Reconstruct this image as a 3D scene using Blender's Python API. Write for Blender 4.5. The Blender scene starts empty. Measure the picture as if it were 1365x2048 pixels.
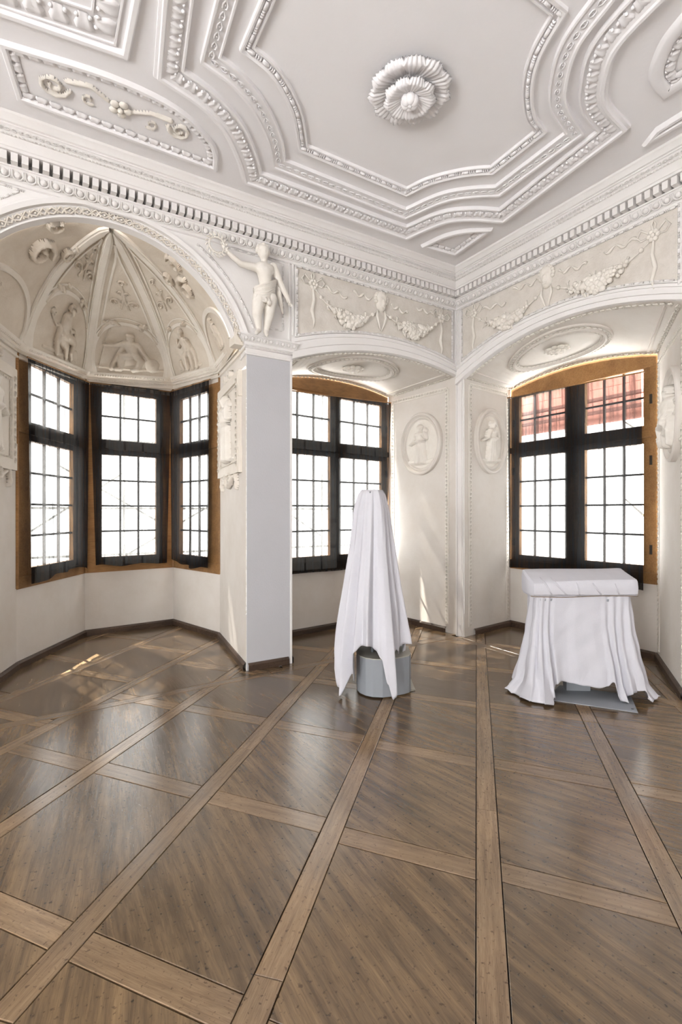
import bpy, bmesh, math, random
import numpy as np
from math import sin, cos, pi, radians, sqrt, atan2
from mathutils import Vector, Matrix
random.seed(7)
rng = np.random.default_rng(7)
SC = bpy.context.scene
COL = SC.collection

# ------------------------------------------------------------------ camera
FPX, CX, CY, EYE = 1002.0, 682.5, 1024.0, 1.55
YAW = radians(31.45)                       # view direction east of the window wall's normal
FW = np.array([sin(YAW), cos(YAW), 0.0]); RT = np.array([cos(YAW), -sin(YAW), 0.0]); UP = np.array([0, 0, 1.0])
CAM = np.array([-4.546, -4.650, EYE])
cam_d = bpy.data.cameras.new('camera'); cam = bpy.data.objects.new('camera', cam_d); COL.objects.link(cam)
cam_d.sensor_fit = 'VERTICAL'; cam_d.sensor_height = 36.0; cam_d.lens = FPX / 2048 * 36.0
cam_d.clip_start = 0.05; cam_d.clip_end = 200
cam.location = CAM; cam.rotation_euler = (radians(90), 0, -YAW)
SC.camera = cam

# ------------------------------------------------------------------ world, sun, exposure
W = bpy.data.worlds.new('daylight'); SC.world = W; W.use_nodes = True
wn = W.node_tree; bgn = wn.nodes['Background']
bgn.inputs['Color'].default_value = (1.0, 0.99, 0.975, 1); bgn.inputs['Strength'].default_value = 26.0
SC.view_settings.view_transform = 'Standard'; SC.view_settings.look = 'None'
SC.view_settings.gamma = 1.0; SC.view_settings.use_curve_mapping = False
SC.view_settings.exposure = 0.24
SC.cycles.use_denoising = True
SC.cycles.max_bounces = 8; SC.cycles.diffuse_bounces = 5; SC.cycles.glossy_bounces = 3
SC.cycles.transparent_max_bounces = 12; SC.cycles.caustics_reflective = False; SC.cycles.caustics_refractive = False
SC.cycles.sample_clamp_indirect = 6.0

def area_light(name, loc, direction, sx, sy, power, color, portal=False):
    d = bpy.data.lights.new(name, 'AREA'); d.shape = 'RECTANGLE'; d.size = sx; d.size_y = sy
    d.energy = power; d.color = color
    o = bpy.data.objects.new(name, d); COL.objects.link(o); o.location = loc
    o.rotation_euler = Vector(direction).to_track_quat('-Z', 'Z').to_euler()
    if portal: d.cycles.is_portal = True
    return o
sun_d = bpy.data.lights.new('sun', 'SUN'); sun_d.energy = 32.0; sun_d.angle = radians(.6); sun_d.color = (1.0, .93, .82)
sun = bpy.data.objects.new('sun', sun_d); COL.objects.link(sun); sun.rotation_euler = Vector((.18, -.62, -.86)).to_track_quat('-Z', 'Z').to_euler()
# light of the sky through unseen openings, added left of and behind the viewer
for y_ in (-4.3, -6.4): area_light('left_opening_portal', (-9.48, y_, 1.6), (1, 0, 0), 1.3, 2.4, 1, (1, 1, 1), True)
area_light('rear_opening_portal', (-5.6, -7.78, 2.3), (0, 1, 0), .6, 1.2, 1, (1, 1, 1), True)

# ------------------------------------------------------------------ pixel -> place helpers (for measuring off known planes)
def ray(x, y): return FW + (x - CX) / FPX * RT + (CY - y) / FPX * UP
def on_plane(x, y, n, d):
    r = ray(x, y); n = np.array(n, float); t = (d - n @ CAM) / (n @ r); return CAM + t * r
def on_floor(x, y, z=0.0): return on_plane(x, y, (0, 0, 1), z)
def on_a(x, y, yy=0.0): return on_plane(x, y, (0, 1, 0), yy)
def on_b(x, y, xx=0.0): return on_plane(x, y, (1, 0, 0), xx)
def on_v(x, y, p, q):
    """vertical plane through the plan points p, q"""
    n = np.array([-(q[1] - p[1]), q[0] - p[0], 0.0]); n /= np.linalg.norm(n)
    return on_plane(x, y, n, n[0] * p[0] + n[1] * p[1])

# ------------------------------------------------------------------ materials
def lin(c): return tuple(((v / 12.92) if v <= .04045 else ((v + .055) / 1.055) ** 2.4) for v in c)
def srgb(r, g, b): return lin((r / 255, g / 255, b / 255)) + (1,)
def mat(name, base, rough=.6, spec=.3, noise=None, bump=None, metal=0.0):
    """noise=(scale, amount, colour2), bump=(scale, strength)"""
    m = bpy.data.materials.new(name); m.use_nodes = True; nt = m.node_tree; b = nt.nodes['Principled BSDF']
    b.inputs['Base Color'].default_value = base; b.inputs['Roughness'].default_value = rough
    b.inputs['Specular IOR Level'].default_value = spec; b.inputs['Metallic'].default_value = metal
    tc = nt.nodes.new('ShaderNodeTexCoord')
    geo = nt.nodes.new('ShaderNodeNewGeometry')
    if noise:
        n = nt.nodes.new('ShaderNodeTexNoise'); n.inputs['Scale'].default_value = noise[0]; n.inputs['Detail'].default_value = 5
        n.inputs['Roughness'].default_value = .65
        nt.links.new(geo.outputs['Position'], n.inputs['Vector'])
        rmp = nt.nodes.new('ShaderNodeValToRGB'); rmp.color_ramp.elements[0].position = .35; rmp.color_ramp.elements[1].position = .7
        rmp.color_ramp.elements[0].color = base; rmp.color_ramp.elements[1].color = noise[2]
        mx = nt.nodes.new('ShaderNodeMix'); mx.data_type = 'RGBA'; mx.inputs['Factor'].default_value = noise[1]
        nt.links.new(n.outputs['Fac'], rmp.inputs['Fac']); mx.inputs['A'].default_value = base
        nt.links.new(rmp.outputs['Color'], mx.inputs['B']); nt.links.new(mx.outputs['Result'], b.inputs['Base Color'])
    if bump:
        n2 = nt.nodes.new('ShaderNodeTexNoise'); n2.inputs['Scale'].default_value = bump[0]; n2.inputs['Detail'].default_value = 4
        nt.links.new(geo.outputs['Position'], n2.inputs['Vector'])
        bp = nt.nodes.new('ShaderNodeBump'); bp.inputs['Strength'].default_value = bump[1]; bp.inputs['Distance'].default_value = .01
        nt.links.new(n2.outputs['Fac'], bp.inputs['Height']); nt.links.new(bp.outputs['Normal'], b.inputs['Normal'])
    return m

def wood(name, c1, c2, c3, scale=6.0, stretch=14.0, rough=.4, coat=0.0, spec=.4, bump=.15, axis='X', pits=.8):
    """long grain along local X of the piece, with pores and knots"""
    m = bpy.data.materials.new(name); m.use_nodes = True; nt = m.node_tree; b = nt.nodes['Principled BSDF']; L = nt.links.new
    tc = nt.nodes.new('ShaderNodeTexCoord'); oi = nt.nodes.new('ShaderNodeObjectInfo')
    mp = nt.nodes.new('ShaderNodeMapping')
    s = [1.0, stretch, stretch]
    if axis == 'Z': s = [stretch, stretch, 1.0]
    mp.inputs['Scale'].default_value = s
    off = nt.nodes.new('ShaderNodeVectorMath'); off.operation = 'MULTIPLY'; off.inputs[1].default_value = (31.0, 17.0, 11.0)
    L(oi.outputs['Random'], off.inputs[0]); add = nt.nodes.new('ShaderNodeVectorMath'); add.operation = 'ADD'
    L(tc.outputs['Object'], mp.inputs['Vector']); L(mp.outputs['Vector'], add.inputs[0]); L(off.outputs['Vector'], add.inputs[1])
    n1 = nt.nodes.new('ShaderNodeTexNoise'); n1.inputs['Scale'].default_value = scale; n1.inputs['Detail'].default_value = 9; n1.inputs['Roughness'].default_value = .68; n1.inputs['Distortion'].default_value = .25
    L(add.outputs['Vector'], n1.inputs['Vector'])
    r1 = nt.nodes.new('ShaderNodeValToRGB'); e = r1.color_ramp.elements
    e[0].position = .26; e[0].color = c1; e[1].position = .80; e[1].color = c3; k = e.new(.52); k.color = c2
    L(n1.outputs['Fac'], r1.inputs['Fac'])
    n2 = nt.nodes.new('ShaderNodeTexNoise'); n2.inputs['Scale'].default_value = scale * 9; n2.inputs['Detail'].default_value = 4
    L(add.outputs['Vector'], n2.inputs['Vector'])
    r2 = nt.nodes.new('ShaderNodeValToRGB'); r2.color_ramp.elements[0].position = .34; r2.color_ramp.elements[0].color = (.62, .58, .55, 1); r2.color_ramp.elements[1].position = .56; r2.color_ramp.elements[1].color = (1, 1, 1, 1)
    L(n2.outputs['Fac'], r2.inputs['Fac'])
    mx0 = nt.nodes.new('ShaderNodeMix'); mx0.data_type = 'RGBA'; mx0.blend_type = 'MULTIPLY'; mx0.inputs['Factor'].default_value = .5
    L(r1.outputs['Color'], mx0.inputs['A']); L(r2.outputs['Color'], mx0.inputs['B'])
    # pits and specks of old wax
    np_ = nt.nodes.new('ShaderNodeTexNoise'); np_.inputs['Scale'].default_value = 55; np_.inputs['Detail'].default_value = 2
    L(tc.outputs['Object'], np_.inputs['Vector']); rp = nt.nodes.new('ShaderNodeValToRGB')
    rp.color_ramp.elements[0].position = .30; rp.color_ramp.elements[0].color = (.40, .37, .35, 1); rp.color_ramp.elements[1].position = .38; rp.color_ramp.elements[1].color = (1, 1, 1, 1)
    L(np_.outputs['Fac'], rp.inputs['Fac'])
    mx = nt.nodes.new('ShaderNodeMix'); mx.data_type = 'RGBA'; mx.blend_type = 'MULTIPLY'; mx.inputs['Factor'].default_value = pits
    L(mx0.outputs['Result'], mx.inputs['A']); L(rp.outputs['Color'], mx.inputs['B'])
    # large blotches of wear, by place
    n3 = nt.nodes.new('ShaderNodeTexNoise'); n3.inputs['Scale'].default_value = 2.3; n3.inputs['Detail'].default_value = 4
    geo = nt.nodes.new('ShaderNodeNewGeometry'); L(geo.outputs['Position'], n3.inputs['Vector'])
    r3 = nt.nodes.new('ShaderNodeValToRGB'); r3.color_ramp.elements[0].position = .35; r3.color_ramp.elements[0].color = (.72, .70, .68, 1); r3.color_ramp.elements[1].position = .65; r3.color_ramp.elements[1].color = (1.12, 1.08, 1.02, 1)
    L(n3.outputs['Fac'], r3.inputs['Fac'])
    mx2 = nt.nodes.new('ShaderNodeMix'); mx2.data_type = 'RGBA'; mx2.blend_type = 'MULTIPLY'; mx2.inputs['Factor'].default_value = .8
    L(mx.outputs['Result'], mx2.inputs['A']); L(r3.outputs['Color'], mx2.inputs['B'])
    # piece-to-piece tone
    hv = nt.nodes.new('ShaderNodeHueSaturation'); mr = nt.nodes.new('ShaderNodeMapRange')
    mr.inputs['To Min'].default_value = .82; mr.inputs['To Max'].default_value = 1.16
    L(oi.outputs['Random'], mr.inputs['Value']); L(mr.outputs['Result'], hv.inputs['Value']); L(mx2.outputs['Result'], hv.inputs['Color'])
    L(hv.outputs['Color'], b.inputs['Base Color'])
    b.inputs['Specular IOR Level'].default_value = spec; b.inputs['Coat Weight'].default_value = coat; b.inputs['Coat Roughness'].default_value = .12
    mr2 = nt.nodes.new('ShaderNodeMapRange'); mr2.inputs['To Min'].default_value = rough - .05; mr2.inputs['To Max'].default_value = rough + .05
    L(n3.outputs['Fac'], mr2.inputs['Value']); L(mr2.outputs['Result'], b.inputs['Roughness'])
    bp = nt.nodes.new('ShaderNodeBump'); bp.inputs['Strength'].default_value = bump; bp.inputs['Distance'].default_value = .004
    L(n1.outputs['Fac'], bp.inputs['Height']); L(bp.outputs['Normal'], b.inputs['Normal'])
    if coat: L(bp.outputs['Normal'], b.inputs['Coat Normal'])
    return m

M = {}
M['plaster'] = mat('white_plaster', srgb(232, 230, 229), .75, .2, (2.5, .35, srgb(222, 218, 214)), (45, .10))
M['ceil'] = mat('ceiling_white', srgb(242, 241, 243), .8, .15, (2.0, .3, srgb(234, 232, 233)), (40, .08))
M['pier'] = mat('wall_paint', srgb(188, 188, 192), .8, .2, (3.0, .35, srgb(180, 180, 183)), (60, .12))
M['frieze'] = mat('aged_stucco_field', srgb(219, 214, 207), .85, .15, (5.0, .8, srgb(201, 194, 185)), (70, .35))
M['relief'] = mat('stucco_relief', srgb(234, 230, 223), .8, .18, (9.0, .5, srgb(218, 211, 201)), (60, .2))
M['dome'] = mat('aged_dome_stucco', srgb(216, 207, 194), .85, .15, (4.0, .8, srgb(199, 187, 171)), (60, .3))
M['domerib'] = mat('dome_rib_plaster', srgb(228, 222, 213), .8, .15, (4.0, .5, srgb(212, 203, 190)), (50, .15))
M['limewash'] = mat('niche_limewash', srgb(219, 214, 208), .85, .15, (2.2, .6, srgb(205, 197, 187)), (30, .15))
M['dark'] = mat('floor_gap', srgb(26, 20, 16), .9, .1)
M['panel'] = wood('oak_panel', srgb(60, 47, 34), srgb(101, 83, 61), srgb(136, 113, 84), 1.7, 13.0, .20, .0, .95, .25)
M['strip'] = wood('oak_strip', srgb(94, 76, 57), srgb(128, 107, 83), srgb(146, 124, 98), 2.4, 16.0, .20, .0, .9, .2)
M['oak'] = wood('honey_oak', srgb(130, 95, 57), srgb(148, 111, 70), srgb(162, 126, 84), 1.1, 7.0, .55, 0, .3, .1, 'X', 0.0)
M['base'] = wood('dark_oak_skirting', srgb(48, 38, 32), srgb(72, 58, 48), srgb(92, 76, 64), 2.0, 12.0, .45, 0, .4, .2)
M['linen'] = mat('white_linen', srgb(203, 203, 210), .9, .1, (14, .3, srgb(195, 195, 203)), (240, .25))
M['grey'] = mat('grey_paint', srgb(138, 142, 148), .55, .35, (8, .3, srgb(128, 131, 136)), (80, .05))
M['greytop'] = mat('greige_paint', srgb(168, 165, 156), .6, .3, (8, .3, srgb(158, 154, 144)))
M['steel'] = mat('steel', srgb(120, 124, 130), .35, .5, None, None, .8)
M['iron'] = mat('dark_iron', srgb(60, 54, 48), .5, .5, None, None, .6)
M['lead'] = mat('dark_glazing_bar', srgb(58, 44, 36), .6, .3)

def glass_mat():
    m = bpy.data.materials.new('window_glass'); m.use_nodes = True; nt = m.node_tree; nt.nodes.clear()
    o = nt.nodes.new('ShaderNodeOutputMaterial'); t = nt.nodes.new('ShaderNodeBsdfTransparent'); g = nt.nodes.new('ShaderNodeBsdfGlossy')
    g.inputs['Roughness'].default_value = .03; t.inputs['Color'].default_value = (.97, .98, .97, 1)
    fr = nt.nodes.new('ShaderNodeFresnel'); fr.inputs['IOR'].default_value = 1.45
    mx = nt.nodes.new('ShaderNodeMixShader'); nt.links.new(fr.outputs[0], mx.inputs[0]); nt.links.new(t.outputs[0], mx.inputs[1]); nt.links.new(g.outputs[0], mx.inputs[2])
    nt.links.new(mx.outputs[0], o.inputs[0]); return m
M['glass'] = glass_mat()
def curtain_mat():
    """thin black muslin: open weave lets part of the daylight straight through, the threads scatter the rest"""
    m = bpy.data.materials.new('black_muslin'); m.use_nodes = True; nt = m.node_tree; nt.nodes.clear(); L = nt.links.new
    o = nt.nodes.new('ShaderNodeOutputMaterial'); t = nt.nodes.new('ShaderNodeBsdfTransparent'); d = nt.nodes.new('ShaderNodeBsdfDiffuse')
    tl = nt.nodes.new('ShaderNodeBsdfTranslucent'); tl.inputs['Color'].default_value = (.008, .008, .008, 1)
    d.inputs['Color'].default_value = (.010, .010, .012, 1)
    geo = nt.nodes.new('ShaderNodeNewGeometry'); n = nt.nodes.new('ShaderNodeTexNoise'); n.inputs['Scale'].default_value = 160; n.inputs['Detail'].default_value = 3
    L(geo.outputs['Position'], n.inputs['Vector'])
    mr = nt.nodes.new('ShaderNodeMapRange'); mr.inputs['From Min'].default_value = .3; mr.inputs['From Max'].default_value = .7
    mr.inputs['To Min'].default_value = .55; mr.inputs['To Max'].default_value = 1.0; L(n.outputs['Fac'], mr.inputs['Value'])
    mpv = nt.nodes.new('ShaderNodeMapping'); mpv.inputs['Scale'].default_value = (26, 26, 1.6); L(geo.outputs['Position'], mpv.inputs['Vector'])
    n4 = nt.nodes.new('ShaderNodeTexNoise'); n4.inputs['Scale'].default_value = 1.0; n4.inputs['Detail'].default_value = 4; L(mpv.outputs['Vector'], n4.inputs['Vector'])      # uneven threads: denser and looser streaks
    m4 = nt.nodes.new('ShaderNodeMapRange'); m4.inputs['From Min'].default_value = .33; m4.inputs['From Max'].default_value = .62; m4.inputs['To Min'].default_value = .035; m4.inputs['To Max'].default_value = .20; L(n4.outputs['Fac'], m4.inputs['Value'])
    mm = nt.nodes.new('ShaderNodeMath'); mm.operation = 'MULTIPLY'; L(mr.outputs['Result'], mm.inputs[0]); L(m4.outputs['Result'], mm.inputs[1])
    rf_ = nt.nodes.new('ShaderNodeBsdfRefraction'); rf_.inputs['IOR'].default_value = 1.12; rf_.inputs['Roughness'].default_value = .5; rf_.inputs['Color'].default_value = (1, .98, .95, 1)
    a = nt.nodes.new('ShaderNodeMixShader'); a.inputs[0].default_value = .5; L(d.outputs[0], a.inputs[1]); L(tl.outputs[0], a.inputs[2])
    a2 = nt.nodes.new('ShaderNodeMixShader'); a2.inputs[0].default_value = .022; L(a.outputs[0], a2.inputs[1]); L(rf_.outputs[0], a2.inputs[2])
    b = nt.nodes.new('ShaderNodeMixShader'); L(mm.outputs[0], b.inputs[0]); L(a2.outputs[0], b.inputs[1]); L(t.outputs[0], b.inputs[2])
    L(b.outputs[0], o.inputs[0]); return m
M['muslin'] = curtain_mat()

# ------------------------------------------------------------------ mesh helpers
class MB:
    def __init__(s): s.v = []; s.f = []
    def add(s, v, f):
        n = len(s.v); s.v += [tuple(map(float, p)) for p in v]; s.f += [tuple(i + n for i in q) for q in f]; return s
    def box(s, p, q):
        (x0, y0, z0), (x1, y1, z1) = p, q
        return s.add([(x0,y0,z0),(x1,y0,z0),(x1,y1,z0),(x0,y1,z0),(x0,y0,z1),(x1,y0,z1),(x1,y1,z1),(x0,y1,z1)],
                     [(0,3,2,1),(4,5,6,7),(0,1,5,4),(1,2,6,5),(2,3,7,6),(3,0,4,7)])
    def prism(s, poly, z0, z1):
        n = len(poly); v = [(x, y, z0) for x, y in poly] + [(x, y, z1) for x, y in poly]
        return s.add(v, [tuple(range(n))[::-1], tuple(range(n, 2 * n))] + [(i, (i + 1) % n, n + (i + 1) % n, n + i) for i in range(n)])
    def slab(s, pts, d):
        """polygon of 3-D points extruded by vector d"""
        n = len(pts); d = np.array(d); v = [tuple(p) for p in pts] + [tuple(np.array(p) + d) for p in pts]
        return s.add(v, [tuple(range(n))[::-1], tuple(range(n, 2 * n))] + [(i, (i + 1) % n, n + (i + 1) % n, n + i) for i in range(n)])
    def grid(s, P, wrap=False):
        """P: array rows x cols x 3"""
        P = np.asarray(P); r, c = P.shape[:2]; f = []
        for i in range(r - 1):
            for j in range(c if wrap else c - 1):
                k = (j + 1) % c; f.append((i * c + j, i * c + k, (i + 1) * c + k, (i + 1) * c + j))
        return s.add(P.reshape(-1, 3).tolist(), f)
    def tube(s, pts, rad, seg=8, caps=True):
        pts = [np.array(p, float) for p in pts]; n = len(pts)
        rad = rad if hasattr(rad, '__len__') else [rad] * n
        rows = []; ref = None
        for i in range(n):
            t = pts[min(i + 1, n - 1)] - pts[max(i - 1, 0)]; t = t / (np.linalg.norm(t) + 1e-9)
            if ref is None:
                ref = np.array([0, 0, 1.0]) if abs(t[2]) < .9 else np.array([1.0, 0, 0])
            a = np.cross(t, ref); a /= np.linalg.norm(a) + 1e-9; b = np.cross(t, a); ref = -np.cross(t, a) if False else ref
            rows.append([pts[i] + rad[i] * (cos(2 * pi * k / seg) * a + sin(2 * pi * k / seg) * b) for k in range(seg)])
        base = len(s.v); s.grid(np.array(rows), True)
        if caps: s.f.append(tuple(base + k for k in range(seg))); s.f.append(tuple(base + (n - 1) * seg + k for k in range(seg))[::-1])
        return s
    def ball(s, c, r, seg=8, rings=5, squash=None):
        c = np.array(c, float); r = np.array(r if hasattr(r, '__len__') else (r, r, r), float)
        P = [[c + r * np.array([sin(pi * i / rings) * cos(2 * pi * j / seg), sin(pi * i / rings) * sin(2 * pi * j / seg), cos(pi * i / rings)]) for j in range(seg)] for i in range(rings + 1)]
        return s.grid(np.array(P), True)
    def lathe(s, prof, seg=16, c=(0, 0, 0)):
        P = [[(c[0] + r * cos(2 * pi * j / seg), c[1] + r * sin(2 * pi * j / seg), c[2] + z) for j in range(seg)] for r, z in prof]
        return s.grid(np.array(P), True)
    def sweep(s, path, n, prof, closed=False):
        """profile (a, b): a along the in-plane side direction (cross(n, tangent)), b along n; mitred"""
        P = [np.array(p, float) for p in path]; N = len(P); n = np.array(n, float); n /= np.linalg.norm(n); rows = []
        for i in range(N):
            if closed: a, b = P[i - 1], P[(i + 1) % N]; d0 = P[i] - a; d1 = b - P[i]
            else:
                d0 = P[i] - P[i - 1] if i > 0 else P[1] - P[0]; d1 = P[i + 1] - P[i] if i < N - 1 else P[-1] - P[-2]
            d0 = d0 / np.linalg.norm(d0); d1 = d1 / np.linalg.norm(d1)
            s0 = np.cross(n, d0); s1 = np.cross(n, d1); m = s0 + s1; m /= max(np.linalg.norm(m), 1e-6); k = 1 / max(m @ s0, .35)
            rows.append([P[i] + m * k * a_ + n * b_ for a_, b_ in prof])
        if closed: rows.append(rows[0])
        return s.grid(np.array(rows))
    def build(s, name, m, parent=None, smooth=False, kind=None, label=None, cat=None, group=None, fix=True):
        me = bpy.data.meshes.new(name); me.from_pydata(s.v, [], s.f); me.update()
        if fix:
            bm = bmesh.new(); bm.from_mesh(me); bmesh.ops.remove_doubles(bm, verts=bm.verts, dist=1e-5); bmesh.ops.recalc_face_normals(bm, faces=bm.faces); bm.to_mesh(me); bm.free()
        if smooth is True: me.polygons.foreach_set('use_smooth', [True] * len(me.polygons))
        elif smooth:
            me.polygons.foreach_set('use_smooth', [True] * len(me.polygons)); me.set_sharp_from_angle(angle=radians(smooth))
        me.materials.append(m)
        return link(bpy.data.objects.new(name, me), parent, kind, label, cat, group)
def link(o, parent=None, kind=None, label=None, cat=None, group=None):
    COL.objects.link(o)
    if parent is not None: o.parent = parent
    if kind: o['kind'] = kind
    if label: o['label'] = label
    if cat: o['category'] = cat
    if group: o['group'] = group
    return o
def empty(name, loc=(0, 0, 0), kind=None, label=None, cat=None, group=None):
    o = bpy.data.objects.new(name, None); o.location = loc; o.empty_display_size = .1
    return link(o, None, kind, label, cat, group)
def place(mesh, name, Mx, parent):
    """one more piece sharing mesh data, at matrix Mx (world); parents here sit at the origin"""
    o = bpy.data.objects.new(name, mesh); COL.objects.link(o); o.parent = parent
    o.matrix_local = Mx; return o
def frame_mx(p, x, z):
    x = Vector(x).normalized(); z = Vector(z).normalized(); y = z.cross(x).normalized(); x = y.cross(z)
    return Matrix(((x[0], y[0], z[0], p[0]), (x[1], y[1], z[1], p[1]), (x[2], y[2], z[2], p[2]), (0, 0, 0, 1)))
def along(path, step, closed=False, start=.5):
    """points and tangents every ~step along a polyline"""
    P = [np.array(p, float) for p in path]
    if closed: P = P + [P[0]]
    L = [np.linalg.norm(P[i + 1] - P[i]) for i in range(len(P) - 1)]; T = sum(L); n = max(1, round(T / step)); out = []
    for k in range(n):
        d = (k + start) * T / n; i = 0
        while i < len(L) - 1 and d > L[i]: d -= L[i]; i += 1
        t = (P[i + 1] - P[i]) / L[i]; out.append((P[i] + t * d, t))
    return out
def mesh_of(mb, name, m, smooth=True):
    o = mb.build(name, m, smooth=smooth); me = o.data; bpy.data.objects.remove(o); return me
def quadfit(pts):
    x = [p[0] for p in pts]; z = [p[1] for p in pts]; return np.polyfit(x, z, 2)

# ================================================================== PLAN OF THE ROOM (metres; wall A is y=0, wall B is x=0)
XL, YB, ZC = -9.5, -7.8, 4.47             # unseen left wall, wall behind the camera, ceiling height
BAY = [(-5.12, 0.0), (-4.70, 1.22), (-4.01, 2.36), (-2.91, 2.47), (-2.61, 1.36), (-2.785, 0.0)]
ARX, ARZ, ARR, ARI = -3.98, 2.875, 1.24, 1.155     # great arch: centre, outer and inner radius
SPR = 3.25                                          # springing of arch and dome
N2 = [(-2.306, 0.0), (-2.07, .972), (-.14, 1.23), (0.0, 0.0)]       # niche beside the pier: jamb, window wall, jamb
N3 = [(0.0, -.15), (1.0, -.02), (1.03, -1.90), (0.0, -2.62)]        # niche in the right-hand wall
QA = quadfit([(-2.27, 3.134), (-1.97, 3.22), (-1.59, 3.30), (-1.18, 3.365), (-.745, 3.385), (-.35, 3.345), (-.03, 3.255)])
QB = quadfit([(-.198, 3.237), (-.593, 3.349), (-1.046, 3.463), (-1.356, 3.50), (-1.637, 3.503), (-1.893, 3.474), (-2.128, 3.433), (-2.343, 3.374), (-2.6, 3.282)])
QAF = quadfit([(-2.243, 3.366), (-1.905, 3.481), (-1.457, 3.56), (-.895, 3.566), (-.432, 3.527), (-.06, 3.455)])
QBF = quadfit([(-.13, 3.464), (-.703, 3.578), (-1.356, 3.681), (-1.893, 3.667), (-2.587, 3.451)])
zA = lambda x: float(np.polyval(QA, x)); zB = lambda y: float(np.polyval(QB, y))
zAF = lambda x: float(np.polyval(QAF, x)); zBF = lambda y: float(np.polyval(QBF, y))
def z_bay(x, r=ARR): return ARZ + sqrt(max(r * r - (x - ARX) ** 2, 0))
BXL, BXR = -5.165, -2.785

def strip_wall(name, xs, low, high, to3d, m, label, normal_flip=False):
    mb = MB(); P = [[to3d(x, low(x)), to3d(x, high(x))] for x in xs]
    mb.grid(np.array(P)); return mb.build(name, m, kind='structure', label=label, fix=True)
# wall A: strips over bay arch, over niche arch, and the pier between
xs = sorted(set([XL, BXL - 1e-4, BXL] + list(np.linspace(BXL, BXR, 61)) + [BXR + 1e-4, N2[0][0] - 1e-4, N2[0][0]] + list(np.linspace(N2[0][0], 0, 41))))
def lowA(x):
    if BXL <= x <= BXR: return max(z_bay(x), SPR)
    if N2[0][0] <= x <= 0: return zA(x)
    return -.1
strip_wall('wall_back', xs, lowA, lambda x: ZC + .05, lambda x, z: (x, 0, z), M['plaster'], 'white plaster window wall with broad pier between bay and niche')
ys = sorted(set([YB, N3[3][1] - 1e-4, N3[3][1]] + list(np.linspace(N3[3][1], N3[0][1], 41)) + [N3[0][1] + 1e-4, 0.0]))
def lowB(y): return zB(y) if N3[3][1] <= y <= N3[0][1] else -.1
strip_wall('wall_right', ys, lowB, lambda x: ZC + .05, lambda y, z: (0, y, z), M['plaster'], 'white plaster right-hand wall around arched window niche')
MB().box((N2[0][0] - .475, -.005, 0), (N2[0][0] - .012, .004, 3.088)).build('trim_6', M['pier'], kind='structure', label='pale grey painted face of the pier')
MB().box((N2[0][0] - .012, -.012, .0), (N2[0][0] + .010, .004, 3.088)).build('trim_26', M['plaster'], kind='structure', label='narrow white edge roll on the pier')
# unseen walls; their openings are added, placed and sized to light the room
def pierced(name, fixed, a0, a1, holes, to3d, label):
    mb = MB(); cuts = [a0]
    for h in holes: cuts += [h[0], h[1]]
    cuts.append(a1)
    for i in range(len(cuts) - 1):
        a, b = cuts[i], cuts[i + 1]
        spans = [(-.1, ZC + .05)] if i % 2 == 0 else [(-.1, holes[i // 2][2]), (holes[i // 2][3], ZC + .05)]
        for z0, z1 in spans: mb.add([to3d(a, z0), to3d(b, z0), to3d(b, z1), to3d(a, z1)], [(0, 1, 2, 3)])
    return mb.build(name, M['plaster'], kind='structure', label=label)
pierced('wall_left', XL, YB, 0, [(-7.05, -5.75, .4, 2.8), (-4.95, -3.65, .4, 2.8)], lambda a, z: (XL, a, z), 'white plaster left wall with two tall openings added for daylight')
pierced('wall_front', YB, XL, 0, [(-5.9, -5.3, 1.7, 2.9)], lambda a, z: (a, YB, z), 'white plaster wall behind the viewer with one small opening added for daylight')
MB().box((XL, YB, ZC + .03), (0, 0, ZC + .12)).build('ceiling', M['ceil'], kind='structure', label='white stucco ceiling with moulded fields')
MB().box((XL, YB, -.12), (1.1, 2.6, -.014)).build('subfloor', M['dark'], kind='structure', label='dark ground under the parquet')

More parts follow.
